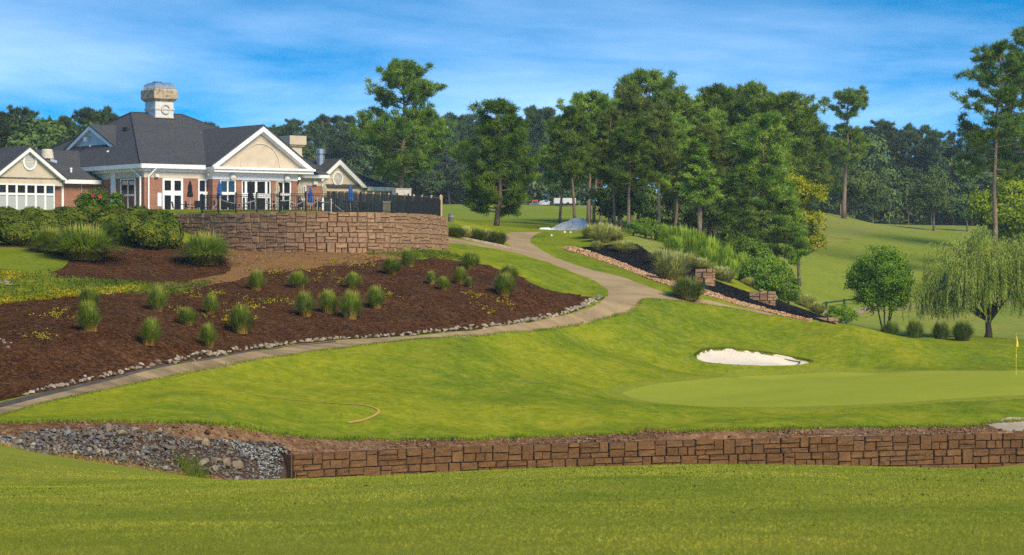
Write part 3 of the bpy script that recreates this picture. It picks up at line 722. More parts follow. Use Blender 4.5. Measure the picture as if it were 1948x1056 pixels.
# pale boulders lying in the riprap
for i, (u, v, s, lab) in enumerate([(208, 822, .75, 'large buff boulder at the top of the riprap'), (232, 832, .6, 'buff boulder half sunk among dark riprap stones'), (258, 823, .55, 'pale rounded boulder on the soil edge of the riprap'), (302, 824, .45, 'pale grey boulder near the riprap crest'),
                                    (318, 828, .6, 'upright cream boulder near the riprap crest'), (375, 843, .55, 'cream split boulder beside the soil bank'), (390, 846, .6, 'tan pointed boulder at the head of the gravel chute'), (384, 888, .6, 'yellow lichen boulder beside the grass tuft in the riprap'),
                                    (412, 880, .55, 'brown boulder low in the riprap beside the grass tuft'), (430, 886, .75, 'big tan boulder low in the riprap'), (452, 890, .7, 'flat brown boulder nearest the gravel chute'), (408, 896, .5, 'small brown boulder at the foot of the riprap')]):
    p = hit([(u, v)], 62, 90)[0]
    o = put_rock(None, RB[i % 6], p[0], p[1], s * .8, .15, 'boulder'); tag(o, lab, 'boulder', 'pale boulders in the riprap')
# white stones at the lawn edge of the riprap
wr = thing('stone_row', 'row of whitish stones where the near lawn meets the riprap', 'rocks')
for p in resample(hit([(-10, 838), (30, 850), (60, 858), (100, 863), (150, 869), (210, 878), (260, 888)], 62, 90), .38):
    for _ in range(2):
        put_rock(wr, srnd.choice(RP), p[0] + srnd.gauss(0, .25), p[1] + srnd.gauss(.35, .3), srnd.uniform(.16, .32), .15, 'stone')
# gravel chute by the wall end
chute = np.concatenate([hit([(420, 838), (450, 841), (500, 849), (545, 860)], 62, 92), [(-7.9, 88.4), (-5.4, 89.2), (-4.6, 87.0), (-5.0, 84.0), (-7.2, 80.5)], hit([(490, 880), (455, 862), (430, 848)], 62, 92)])
q = scatter_in(chute, 5200)
tag(rock_heap('gravel_chute', 'grey_gravel', q, [srnd.uniform(.08, .17) for _ in range(len(q))], kind='stuff', lift=.05), 'strip of small blue-grey gravel running down to the wall end', 'gravel')
# edging stones between mulch and path
ed = thing('stone_edging', 'line of pale stones along the uphill side of the cart path', 'rocks')
for i, p in enumerate(resample(EDGE, .225)):
    if i > 290: break
    k = 1 if p[0] < 3 else srnd.choice((1, 2, 2))
    for _ in range(k):
        put_rock(ed, srnd.choice(RP), p[0] + srnd.gauss(0, .07), p[1] + srnd.gauss(.05, .1) + .25 * _, srnd.uniform(.17, .36) * (1.15 if p[0] > 0 else 1), .2, 'stone')
# stones in the upper lawn
for lab, c, n in (('small heap of light grey stones in the yellow ground cover', [(0, 535), (15, 541), (30, 547)], 9), ('few light grey stones lying in the mulch below the ground cover', [(-5, 648), (8, 655), (15, 660)], 5)):
    h = thing('stone_heap', lab, 'rocks')
    for p in resample(hit(c, 95, 140), .12)[::1][:n * 2]:
        put_rock(h, srnd.choice(RP), p[0] + srnd.gauss(0, .15), p[1] + srnd.gauss(0, .25), srnd.uniform(.15, .26), .2, 'stone')
# orange rock border on the far bank
q = scatter_in(OROCK, 2400)
tag(rock_heap('rock_border', 'orange_rock', q, [srnd.uniform(.14, .26) for _ in range(len(q))]), 'border of orange-brown stones along the black mulch', 'rocks', kind='stuff')
# soil clods
q = scatter_in(SOIL, 5200); q = q[(q[:, 0] > -26) & (q[:, 0] < 28) & ~in_poly(q[:, 0], q[:, 1], SAND)]
sz = rng.gamma(2.0, .035, len(q)) + .03
tag(rock_heap('soil_clods', 'soil_clod', q, np.clip(sz, .04, .3), flat=.7), 'crumbled brown soil clods along the top of the low wall', 'soil', kind='stuff')
# bark pieces lying on the mulch
q = np.concatenate([scatter_in(MULCH_LO[MULCH_LO[:, 0] > -30], 15000), scatter_in(MULCH_UP[MULCH_UP[:, 0] > -36], 3500)])
tag(rock_heap('bark_chips', 'bark_chip', q, np.clip(rng.gamma(2.0, .028, len(q)) + .035, .04, .22), flat=.45), 'coarse brown bark pieces covering the mulch bank', 'mulch', kind='stuff')
q = scatter_in(BLACK, 3500)
rock_mat('black_chip', [(.008, .008, .009), (.02, .02, .022), (.045, .044, .046)], False)
tag(rock_heap('bark_chips', 'black_chip', q, np.clip(rng.gamma(2.0, .03, len(q)) + .04, .05, .2), flat=.45), 'coarse black mulch pieces on the far bank', 'mulch', kind='stuff')
q = scatter_in(CLAY, 2600)
tag(rock_heap('soil_clods', 'soil_clod', q, np.clip(rng.gamma(1.8, .03, len(q)) + .03, .04, .2), flat=.6), 'loose tan soil crumbs on the bank below the curved wall', 'soil', kind='stuff')
# ================================================================ clubhouse
plain('white_trim', (.80, .79, .76), .5, .4, var=.03)
plain('cream_stucco', (.56, .47, .345), .9, var=.05, scale=1.5, bmp=.15)
plain('cream_trim', (.60, .53, .42), .85, var=.04)
plain('grey_siding', (.62, .63, .62), .8, var=.04)
plain('weathered_cap', (.42, .33, .22), .9, var=.25, scale=2.5)
plain('galvanised', (.62, .63, .64), .35, .5, metal=.85, var=.1)
plain('black_metal', (.012, .012, .013), .45, .4, var=.1)
plain('dark_vent', (.03, .03, .032), .7)
plain('louvre', (.5, .48, .43), .7)
plain('lamp_body', (.7, .68, .6), .6)
m, nt, b = new_mat('brick', .9, .2)
v = coords(nt); mp = nt.nodes.new('ShaderNodeMapping'); 
cxyz = nt.nodes.new('ShaderNodeSeparateXYZ'); nt.links.new(v, cxyz.inputs[0])
ad = nt.nodes.new('ShaderNodeMath'); nt.links.new(cxyz.outputs['X'], ad.inputs[0]); nt.links.new(cxyz.outputs['Y'], ad.inputs[1])
cb = nt.nodes.new('ShaderNodeCombineXYZ'); nt.links.new(ad.outputs[0], cb.inputs['X']); nt.links.new(cxyz.outputs['Z'], cb.inputs['Y'])
bt = nt.nodes.new('ShaderNodeTexBrick'); bt.inputs['Scale'].default_value = 1.0; bt.inputs['Brick Width'].default_value = .21; bt.inputs['Row Height'].default_value = .075; bt.inputs['Mortar Size'].default_value = .008
bt.inputs['Color1'].default_value = (.23, .075, .035, 1); bt.inputs['Color2'].default_value = (.33, .125, .06, 1); bt.inputs['Mortar'].default_value = (.42, .36, .3, 1)
nt.links.new(cb.outputs[0], bt.inputs['Vector'])
nt.links.new(mixc(nt, .35, bt.outputs['Color'], ramp(nt, noise(nt, v, 1.4, 5, .7), [(.15, .055, .03), (.28, .105, .055), (.36, .17, .10)])), b.inputs['Base Color'])
m, nt, b = new_mat('shingle', .95, .15)
v = coords(nt)
c = ramp(nt, noise(nt, v, .35, 4, .6), [(.05, .05, .053), (.072, .071, .074)])
sp = nt.nodes.new('ShaderNodeSeparateXYZ'); nt.links.new(v, sp.inputs[0])
c = mixc(nt, .55, c, ramp(nt, noise(nt, v, 9, 4, .8, 0, (1, 1, 3)), [(.02, .02, .021), (.065, .064, .066), (.16, .157, .158)]))
nt.links.new(c, b.inputs['Base Color']); bump(nt, b, noise(nt, v, 10, 3, .7, 0, (1, 1, 3)), .8, .03)
m, nt, b = new_mat('window_glass', .06, .9)
b.inputs['Base Color'].default_value = (.015, .017, .02, 1)
m, nt, b = new_mat('blind_glass', .25, .6)
b.inputs['Base Color'].default_value = (.42, .44, .42, 1)
m, nt, b = new_mat('lit_lamp', .5)
b.inputs['Emission Color'].default_value = (1, .93, .35, 1); b.inputs['Emission Strength'].default_value = 6

HA = math.radians(38); HC = np.array((-32.7, 215.0)); E1 = np.array((math.cos(HA), math.sin(HA))); E2 = np.array((-math.sin(HA), math.cos(HA))); FZ = 4.15
def ux(u, y):
    """local x on the plane y=const seen at photo column u"""
    k = (u - CU) / FP; p = HC + y * E2
    return (k * p[1] - p[0]) / (E1[0] - k * E1[1])
def uy(u, x):
    k = (u - CU) / FP; p = HC + x * E1
    return (k * p[1] - p[0]) / (E2[0] - k * E2[1])
def vz(v, x, y):
    Y = (HC + x * E1 + y * E2)[1]
    return (HV - v) / FP * Y - FZ
house = thing('clubhouse', 'brick and cream clubhouse with grey hipped roofs, white gables and a tall roof chimney', 'building', (HC[0], HC[1], CZ + FZ), HA)
EV = 4.55; RZ = 10.0; BX, BY = 18.2, 27.4; R0, R1, RY = 6.4, 11.8, 13.7
def hb(nm, mat, *boxes, parent=house):
    m_ = MB()
    for bx in boxes: m_.box(*bx)
    return m_.build(nm, mat, parent)
# walls: front (y=0 plane) and flank (x=0 plane), built as thick shells so that windows sit in them
hb('brick_wall', 'brick', (0, 6.45, 0, .4, -1.5, 3.45), (0, .4, .4, 12, -1.5, 3.45))
hb('frieze', 'cream_trim', (-.03, 6.45, -.03, .4, 3.452, 4.15), (-.03, .4, .4, 12, 3.452, 4.15))
hb('interior_wall', 'dark_vent', (.9, 17, .9, 11, -1.5, 4.1))
# roof planes as solid slabs
def slab(nm, pts, mat='shingle', t=.16, parent=house):
    return MB().prism(pts, (0, 0, t)).build(nm, mat, parent)
o_ = .55; EZ = EV - .02
sl = (RZ - EV) / RY; slx = (RZ - EV) / R0
c00 = (-o_, -o_, EV); c10 = (BX + o_, -o_, EV); c11 = (BX + o_, BY + o_, EV); c01 = (-o_, BY + o_, EV); r0 = (R0, RY, RZ); r1 = (R1, RY, RZ)
slab('roof', [c00, c10, r1, r0]); slab('roof', [c10, c11, r1]); slab('roof', [c11, c01, r0, r1]); slab('roof', [c01, c00, r0])
rc = MB()
for a_, b_ in ((c00, r0), (r0, r1), (c10, r1), (c01, r0)):
    rc.bar(Vector(a_) + Vector((0, 0, .17)), Vector(b_) + Vector((0, 0, .17)), .32, .06)
rc.build('ridge_cap', 'shingle', house)
# gutters and soffits
hb('gutter', 'white_trim', (-o_ - .1, 6.3, -o_ - .12, -o_ + .02, EV - .28, EV + .1), (-o_ - .12, -o_ + .02, -o_ + .02, 11.9, EV - .28, EV + .1))
hb('soffit', 'white_trim', (-o_, 6.4, -o_ + .021, .02, EV - .32, EV - .285), (-o_ + .021, -.001, .021, 11.9, EV - .32, EV - .285))
hb('frieze_board', 'white_trim', (-.2, 6.4, -.2, -.031, 4.0, EV - .33), (-.2, -.031, -.031, 11.9, 4.0, EV - .33))
# windows -----------------------------------------------------------
def window(face, a0, a1, z0, z1, cols, rows, depth=.10, nm='window', glass='window_glass', base=0.0, frame=.09, bars=.07, parent=house, rowglass=None):
    """face 'f': plane y=base (looking towards -y); face 's': plane x=base (towards -x). cols/rows: inner divisions as fractions"""
    def B(m_, p0, p1, q0, q1, d0, d1):
        if face == 'f': m_.box(p0, p1, base + d0, base + d1, q0, q1)
        else: m_.box(base + d0, base + d1, p0, p1, q0, q1)
    m_ = MB()
    B(m_, a0, a0 + frame, z0, z1, -.06, depth); B(m_, a1 - frame, a1, z0, z1, -.06, depth)
    B(m_, a0 + frame, a1 - frame, z1 - frame, z1, -.06, depth); B(m_, a0 + frame, a1 - frame, z0, z0 + frame * 1.2, -.06, depth)
    ca = [a0 + frame] + [a0 + (a1 - a0) * c for c in cols] + [a1 - frame]; ra = [z0 + frame * 1.2] + [z0 + (z1 - z0) * (r[0] if isinstance(r, tuple) else r) for r in rows] + [z1 - frame]
    rw = [0] + [(r[1] if isinstance(r, tuple) else bars) / 2 for r in rows] + [0]
    for c in ca[1:-1]: B(m_, c - bars / 2, c + bars / 2, z0 + frame * 1.2, z1 - frame, -.045, depth)
    for r, hw in zip(ra[1:-1], rw[1:-1]): B(m_, a0 + frame, a1 - frame, r - hw, r + hw, -.052, depth - .01)
    w_ = m_.build(nm, 'white_trim', parent)
    for i in range(len(ca) - 1):
        for j in range(len(ra) - 1):
            p = MB(); g0 = bars / 2 if i else 0; g1 = bars / 2 if i < len(ca) - 2 else 0
            B(p, ca[i] + g0, ca[i + 1] - g1, ra[j] + rw[j], ra[j + 1] - rw[j + 1], .02, .05)
            p.build('pane', (rowglass[j] if rowglass else glass), w_)
    return w_
# flank window, entrance doors, front window beside the pavilion: openings stand slightly proud of the brick
window('s', uy(258.5, 0), uy(231, 0), -.5, 3.4, (.5,), ((.26, .12), (.62, .16)), base=-.06)
window('f', ux(308, 0), ux(347, 0), -.4, 3.42, (.5,), ((.655, .42),), base=-.06, frame=.2, bars=.34, nm='double_door')
window('f', ux(376, 0), ux(404.5, 0), -.3, 3.42, (.5,), ((.22, .18), (.66, .26)), base=-.06, frame=.13, bars=.13)
hb('notice_board', 'white_trim', (ux(299, 0), ux(306.5, 0), -.08, -.004, .9, 2.1))
dsp = MB()
for xx, yy in ((.35, -.14), (-.16, .45)):
    dsp.box(xx - .07, xx + .07, yy - .06, yy + .06, -1.2, 3.55)
dsp.bar((.35, -.14, 3.5), (.9, -.62, 4.3), .12); dsp.bar((-.16, .45, 3.5), (-.62, 1.3, 4.3), .12)
dsp.build('downspout', 'white_trim', house)
hb('pilaster', 'white_trim', (-.14, -.004, uy(221, 0), uy(213, 0), -1.2, 4.0))
hb('wall_lamp', 'lamp_body', (ux(293, 0), ux(300, 0), -.3, -.034, 3.5, 3.75))
# pavilion with the big pediment
PX0, PX1, PY = ux(404, -1), ux(584, -1), -1.0
PM = (PX0 + PX1) / 2; PA = vz(240, PM, PY); PC = EV - .05
piers = [(404.5, 418), (450, 460), (516, 525), (555, 565.5)]
for u0, u1 in piers: hb('brick_pier', 'brick', (ux(u0, PY), ux(u1, PY), PY, PY + .45, -1.2, 3.4))
PW0, PW1 = ux(404.5, PY), ux(565.5, PY)
hb('pavilion_flank', 'brick', (PW0, PW0 + .35, PY + .452, -.002, -1.2, 3.4)); hb('pavilion_flank', 'brick', (PW1 - .35, PW1, PY + .452, 3, -1.2, 3.4))
hb('white_frieze', 'white_trim', (PW0 - .05, PW1 + .05, PY - .06, PY + .5, 3.402, 4.05), (PW0 - .05, PW0 + .4, PY + .5, -.002, 3.402, 4.05), (PW1 - .4, PW1 + .05, PY + .5, 3, 3.402, 4.05))
hb('cornice', 'white_trim', (PX0 - .25, PX1 + .25, PY - .75, PY + .6, 4.052, 4.30), (PX0 - .38, PX1 + .38, PY - .9, PY + .62, 4.302, PC + .02))
window('f', ux(418.6, PY), ux(449.6, PY), -.3, 3.398, (.5,), ((.24, .16), (.66, .26)), base=PY + .12, frame=.14, bars=.14)
window('f', ux(460.4, PY), ux(515.6, PY), -.3, 3.398, (.15, .5, .85), ((.62, .42),), base=PY + .12, frame=.12, bars=.24, nm='double_door')
window('f', ux(525.4, PY), ux(554.6, PY), -.3, 3.398, (.5,), ((.24, .16), (.66, .26)), base=PY + .12, frame=.14, bars=.14)
# pediment: stucco triangle, raised arch, raking cornice
hw = (PX1 - PX0) / 2
MB().prism([(PX0 + .2, PY, PC + .02), (PX1 - .2, PY, PC + .02), (PM, PY, PA - .25)], (0, .35, 0)).build('gable_wall', 'cream_stucco', house)
ar = MB(); na = 24; Ro, Ri, d_ = 2.15, 2.05, .07
for i in range(na):
    t0, t1 = math.pi * i / na, math.pi * (i + 1) / na
    q = [(PM + r * math.cos(t), PY - d_, PC + .12 + r * math.sin(t) * 1.02) for r, t in ((Ro, t0), (Ro, t1), (Ri, t1), (Ri, t0))]
    ar.prism(q, (0, d_ - .002, 0))
ar.build('arch_moulding', 'cream_trim', house)
def rakes(x0, xm, x1, y, zb, za, wdt, out, nm='raking_cornice', mat='white_trim', parent=house, axis='x'):
    m_ = MB()
    for xe in (x0, x1):
        dx, dz = xm - xe, za - zb; L = math.hypot(dx, dz); nx, nz = -dz / L * (1 if dx > 0 else -1), abs(dx) / L
        q = [(xe, zb), (xm, za), (xm, za - wdt / nz), (xe + (wdt / abs(nx) if dx > 0 else -wdt / abs(nx)) , zb)]
        P3 = [((a_, y - out, b_) if axis == 'x' else (y - out, a_, b_)) for a_, b_ in q]
        m_.prism(P3, (0, out, 0) if axis == 'x' else (out, 0, 0))
    return m_.build(nm, mat, parent)
rakes(PX0 - .45, PM, PX1 + .45, PY, PC + .02, PA, .42, .55)
rakes(PX0 + .1, PM, PX1 - .1, PY - .004, PC + .02, PA - .46, .16, .3, 'inner_moulding')
def gable_roof(x0, xm, x1, yf, yb, ze, za, over=.62, parent=house, axis='x'):
    for xe in (x0, x1):
        q = [(xe, yf - over, ze), (xm, yf - over, za), (xm, yb, za), (xe, yb, ze)]
        if axis != 'x': q = [(b_, a_, c_) for a_, b_, c_ in q]
        slab('gable_roof', q, parent=parent, t=.14)
gable_roof(PX0 - .5, PM, PX1 + .5, PY, 10.2, PC + .0, PA + .0)
lampm = MB().lathe([(.02, 0), (.16, .02), (.2, .12), (.1, .2), (.04, .24)], 12)
for u in (441, 544):
    o = lampm.build('floodlight_housing', 'lamp_body', house, (ux(u, PY), PY - .14, 3.62)); o.rotation_euler = (math.radians(90), 0, 0)
    o.scale = (1.5, 1.5, 1.2)
for i, (u, x_, y_) in enumerate(((398.6, None, -.35), (404.6, None, -.35), (569.5, None, -.4))):
    xx = ux(u, y_)
    o = MB().lathe([(.06, -.12), (.12, -.05), (.13, .0), (.0, .01)], 12).build('floodlight', 'lamp_body', house, (xx, y_ , 3.86 if i < 2 else 3.66)); o.rotation_euler = (math.radians(75), 0, 0)
    g = MB().lathe([(.12, .012), (.11, .05), (.03, .07)], 12).build('lit_lens', 'lit_lamp', o)
    if i == 2: g.scale = o.scale = (.8, .8, .8)
hb('lamp_bracket', 'lamp_body', (ux(398.6, -.2), ux(404.6, -.2), -.3, -.21, 3.8, 3.9))
# bay right of the pavilion
BX1 = ux(611.5, 1.0); z_bay = vz(329, BX1, 1)
hb('bay_wall', 'brick', (PW1 + .0, BX1, 1.0, 1.4, -1.2, 3.1), (BX1 - .4, BX1, 1.4, 7, -1.2, 3.1))
hb('bay_frieze', 'cream_trim', (PW1, BX1 + .02, .97, 1.4, 3.102, 3.75), (BX1 - .4, BX1 + .02, 1.4, 7, 3.102, 3.75))
hb('bay_gutter', 'white_trim', (PW1 + .4, BX1 + .5, .35, .5, 3.8, 4.1), (PW1 + .1, BX1 + .35, .501, 1.4, 3.752, 3.83), (BX1 + .36, BX1 + .5, .5, 6, 3.8, 4.1))
window('f', ux(572, 1), ux(581.5, 1), -.3, 3.09, (.5,), ((.6, .3),), base=.94, frame=.12, bars=.1)
hb('corner_post', 'white_trim', (BX1 - .02, BX1 + .14, .84, .97, -1.2, 3.3))
slab('bay_roof', [(PW1, .4, 4.05), (BX1 + .45, .4, 4.05), (BX1 + .45, 8, 6.3), (PW1, 8, 6.3)])
dp2 = MB(); dp2.bar((BX1 + .1, .9, 3.2), (BX1 + .42, .45, 3.9), .12); dp2.build('downspout', 'white_trim', house)
hb('wall_lamp', 'lamp_body', (ux(596, .8), ux(604, .8), .72, .965, 3.2, 3.5))
# right wing with the oval-vent gable
GY = 6.0; g0, g1 = ux(590, GY), ux(690, GY); gm = (g0 + g1) / 2; gza = vz(304, gm, GY); gzb = vz(357, g1, GY)
WX1 = ux(744, GY)
hb('wing_wall', 'cream_stucco', (g0, WX1 - .6, GY, GY + .4, -1.2, gzb))
hb('wing_flank', 'brick', (WX1 - 1.0, WX1 - .6, GY + .402, GY + 10, -1.2, gzb))
MB().prism([(g0 + .2, GY - .15, gzb - .4), (g1 - .15, GY - .15, gzb - .4), (g1 - .15, GY - .15, gzb), (gm, GY - .15, gza - .2), (g0 + .2, GY - .15, gzb)], (0, .148, 0)).build('gable_wall', 'cream_stucco', house)
rakes(g0 - .2, gm, g1 + .2, GY - .15, gzb - .02, gza, .36, .45)
gable_roof(g0 - .25, gm, g1 + .25, GY - .1, GY + 6, gzb - .03, gza, .5)
slab('wing_roof', [(16, GY - .4, gzb), (WX1, GY - .4, gzb), (WX1 - 4.5, GY + 5.5, gza), (16, GY + 5.5, gza)])
slab('wing_roof', [(WX1, GY - .4, gzb), (WX1, GY + 11.4, gzb), (WX1 - 4.5, GY + 5.5, gza)])
slab('wing_roof', [(WX1, GY + 11.4, gzb), (16, GY + 11.4, gzb), (16, GY + 5.5, gza), (WX1 - 4.5, GY + 5.5, gza)])
hb('wing_gutter', 'white_trim', (g1 + .25, WX1 + .1, GY - .56, GY - .41, gzb - .3, gzb + .08), (g1 + .25, WX1, GY - .409, GY - .002, gzb - .3, gzb - .24), (WX1 + .001, WX1 + .12, GY - .409, GY + 11, gzb - .3, gzb + .08))
def oval(x, y, z, rx, rz, parent=house):
    m_ = MB(); n = 28
    for i in range(n):
        t0, t1 = 2 * math.pi * i / n, 2 * math.pi * (i + 1) / n
        m_.prism([(x + rx * k * math.cos(t), y, z + rz * k * math.sin(t)) for k, t in ((1, t0), (1, t1), (.78, t1), (.78, t0))], (0, -.1, 0))
    v_ = m_.build('oval_vent', 'white_trim', parent)
    d = MB()
    nl = 9
    for i in range(nl):
        zz_ = -.72 + 1.44 * (i + .5) / nl; hwid = .78 * math.sqrt(max(0, 1 - (zz_ / .78) ** 2))
        d.prism([(x - rx * hwid, y - .01, z + rz * (zz_ - .075)), (x + rx * hwid, y - .01, z + rz * (zz_ - .075)), (x + rx * hwid, y - .06, z + rz * (zz_ - .075)), (x - rx * hwid, y - .06, z + rz * (zz_ - .075))], (0, .03, rz * .14))
    d.build('louvre', 'louvre', v_)
    for sx in (-1, 1):
        k = MB(); k.box(x + sx * rx * 1.02 - .0 if sx > 0 else x - rx * 1.25, x + rx * 1.25 if sx > 0 else x - rx * 1.02, y - .06, y - .002, z - .1, z + .1)
        k.build('keystone', 'cream_trim', v_)
oval(gm + .0, GY - .152, vz(340, gm, GY), .62, .72)
# left wing
LY = 8.2; l0, l1 = ux(-17, LY - .5), ux(122, LY - .5); lm = (l0 + l1) / 2; lza = vz(281, lm, LY); lzb = vz(343, l1, LY)
hb('wing_brick_wall', 'brick', (-22, -.002, LY, LY + .4, -1.2, lzb - .25))
hb('wing_gutter', 'white_trim', (l1 + .1, -.15, LY - .62, LY - .46, lzb - .3, lzb + .06), (l1 + .1, -.2, LY - .459, LY - .002, lzb - .3, lzb - .25), (-22, l0 - .1, LY - .62, LY - .46, lzb - .3, lzb + .06))
hb('gable_front', 'cream_stucco', (l0 + .2, l1 - .2, LY - .5, LY - .01, lzb - .55, lzb))
MB().prism([(l0 + .2, LY - .5, lzb + .002), (l1 - .2, LY - .5, lzb + .002), (lm, LY - .5, lza - .2)], (0, .35, 0)).build('gable_wall', 'cream_stucco', house)
rakes(l0 - .15, lm, l1 + .15, LY - .5, lzb, lza, .3, .4)
hb('gable_return', 'white_trim', (l1 - .1, l1 + .12, LY - .9, LY - .502, lzb - .3, lzb - .002), (l0 - .12, l0 + .5, LY - .9, LY - .502, lzb - .3, lzb - .002))
gable_roof(l0 - .2, lm, l1 + .2, LY - .5, LY + 6, lzb - .01, lza, .45)
slab('wing_roof', [(-24, LY - .5, lzb), (1.0, LY - .5, lzb), (4.5, LY + 7, lza + .05), (-24, LY + 7, lza + .05)])
slab('wing_roof', [(-24, LY + 14, lzb), (1, LY + 14, lzb), (4.5, LY + 7, lza + .05), (-24, LY + 7, lza + .05)])
oval(lm + .15, LY - .502, vz(307, lm, LY), .68, .82)
gx0, gx1 = ux(-6, LY - .5), ux(103, LY - .5)
gtop = vz(350, (gx0 + gx1) / 2, LY - .5)
nb = 6
window('f', gx0, gx1, -.6, gtop, tuple(i / nb for i in range(1, nb)), ((.18, .14), (.28, .12), (.74, .2)), base=LY - .56, frame=.12, bars=.2, nm='glazed_front', rowglass=['blind_glass', 'window_glass', 'blind_glass', 'window_glass'])
hb('downspout', 'white_trim', (ux(117.5, LY - .15), ux(121.5, LY - .15), LY - .14, LY - .002, -1, lzb - .3))
hb('conduit', 'galvanised', (ux(154, LY - .06), ux(156, LY - .06), LY - .06, LY - .002, -1, lzb - .3), (ux(181, LY - .06), ux(182.5, LY - .06), LY - .06, LY - .002, -1, lzb - .3))
# roof gable on the left hip
DX = 2.2; d0, d1 = uy(226, DX), uy(127, DX); dm = (d0 + d1) / 2; dzb = EV + slx * DX + .1; dza = vz(239, DX, dm)
MB().prism([(DX, d0 + .35, dzb), (DX, d1 - .35, dzb), (DX, dm, dza - .25)], (.3, 0, 0)).build('dormer_wall', 'grey_siding', house)
rakes(d0, dm, d1, DX - .002, dzb - .05, dza, .34, .35, 'dormer_cornice', axis='y')
for ye in (d0 - .05, d1 + .05):
    slab('dormer_roof', [(DX - .4, ye, dzb - .06), (DX - .4, dm, dza), (6.5, dm, dza), (DX + 1.6, ye, dzb - .06)], t=.12)
hb('dormer_sill', 'white_trim', (DX - .2, DX - .004, d0 + .4, d1 - .4, dzb - .08, dzb + .06))
cam2 = MB(); cam2.bar((DX - .02, dm + .4, dza - 1.0), (DX - .5, dm + .4, dza - 1.2), .1); cam2.box(DX - .62, DX - .4, dm + .25, dm + .55, dza - 1.5, dza - 1.1); cam2.build('camera_bracket', 'galvanised', house)
# chimneys ----------------------------------------------------------
def chimney(x, y, zb, s, cap, zc0, zc1, zt, mat='cream_trim', parent=house):
    k = s / 2
    st = MB().box(x - k, x + k, y - k, y + k, zb, zc0); o = st.build('chimney', mat, parent)
    c_ = cap / 2
    bd = MB()
    return o, c_
CX, CY = (R0 + R1) / 2 - .1, RY - .6
zt = vz(158, CX, CY); zc1 = vz(172, CX, CY); zc0 = vz(190, CX, CY); zbm = vz(209, CX, CY)
k = .98
ch = MB().box(CX - k, CX + k, CY - k, CY + k, 8.6, zc0).build('chimney', 'grey_siding', house)
b_ = MB(); b_.box(CX - k - .07, CX + k + .07, CY - k - .07, CY + k + .07, zbm - .06, zbm + .1); b_.box(CX - k - .04, CX + k + .04, CY - k - .04, CY + k + .04, 8.6, 9.75); b_.build('band', 'cream_trim', ch)
c2 = MB()
c2.add([(CX + sx * r, CY + sy * r, z) for r, z in ((k + .02, zc0 - .22), (k + .3, zc0 + .05), (k + .3, zc1 - .02), (k + .12, zc1 + .1)) for sx, sy in ((-1, -1), (1, -1), (1, 1), (-1, 1))],
       [(3, 2, 1, 0), (12, 13, 14, 15)] + [(4 * i + j, 4 * i + (j + 1) % 4, 4 * i + 4 + (j + 1) % 4, 4 * i + 4 + j) for i in range(3) for j in range(4)])
c2.build('chimney_cap', 'weathered_cap', ch)
c3 = MB()
c3.add([(CX + sx * r, CY + sy * r, z) for r, z in ((k + .1, zc1 + .12), (k + .12, zc1 + .42), (k - .02, zt - .12), (k - .25, zt), (k - .5, zt + .01)) for sx, sy in ((-1, -1), (1, -1), (1, 1), (-1, 1))],
       [(3, 2, 1, 0), (16, 17, 18, 19)] + [(4 * i + j, 4 * i + (j + 1) % 4, 4 * i + 4 + (j + 1) % 4, 4 * i + 4 + j) for i in range(4) for j in range(4)])
c3.build('metal_cowl', 'galvanised', ch)
hb('cowl_lid', 'dark_vent', (CX - .6, CX + .1, CY - .3, CY + .3, zt + .012, zt + .1), parent=ch)
md = MB(); n = 20
for i in range(n):
    t0, t1 = 2 * math.pi * i / n, 2 * math.pi * (i + 1) / n
    md.prism([(CX + .1 + r * math.cos(t), CY - k - .072, zbm + .03 + r * math.sin(t)) for r, t in ((.48, t0), (.48, t1), (.36, t1), (.36, t0))], (0, -.06, 0))
md.build('round_moulding', 'cream_trim', ch)
hb('flashing', 'dark_vent', (CX - k - .1, CX + k + .1, CY - k - .16, CY - k - .045, 9.0, 9.62), parent=ch)
C2x, C2y = ux(557, 7.5), 7.5; k2 = .64
z2t, z2m, z2b = vz(259, C2x, C2y), vz(276, C2x, C2y), vz(290, C2x, C2y)
ch2 = MB().box(C2x - k2, C2x + k2, C2y - k2, C2y + k2, 3.6, z2m).build('chimney', 'cream_trim', house)
b2 = MB(); b2.box(C2x - .95, C2x + .95, C2y - .95, C2y + .95, z2m + .002, z2t); b2.box(C2x - .82, C2x + .82, C2y - .82, C2y + .82, z2m - .15, z2m - .002 + .002); b2.build('chimney_cap', 'cream_stucco', ch2)
b3 = MB(); b3.box(C2x - .72, C2x + .72, C2y - .72, C2y + .72, z2b - .45, z2b - .3); b3.build('band', 'weathered_cap', ch2)
fx, fy = ux(610, 8), 8.0; fzt = vz(283, fx, fy)
fl_ = MB().lathe([(.42, 3.8), (.42, fzt - .75), (.36, fzt - .7), (.36, fzt - .55), (.47, fzt - .5), (.47, fzt - .15), (.36, fzt - .02), (.1, fzt)], 16, (fx, fy, 0)); fl_.build('metal_flue', 'galvanised', house, smooth=False)
ex, ey = ux(89.5, LY + 1.0), LY + 1.0; ezt = vz(284, ex, ey)
MB().lathe([(.36, ezt - 2), (.36, ezt - .85), (.62, ezt - .84), (.5, ezt - .1), (.44, ezt), (.1, ezt + .02)], 16, (ex, ey, 0)).build('exhaust_fan', 'cream_trim', house)
MB().tube([(ux(95, LY + .2), LY + .3, vz(305, ex, LY)), (ux(107, LY + .2), LY + .2, vz(309, ex, LY))], .22, 10).build('exhaust_duct', 'galvanised', house)
def roofz(x, y): return min(EV + slx * x, EV + sl * y)
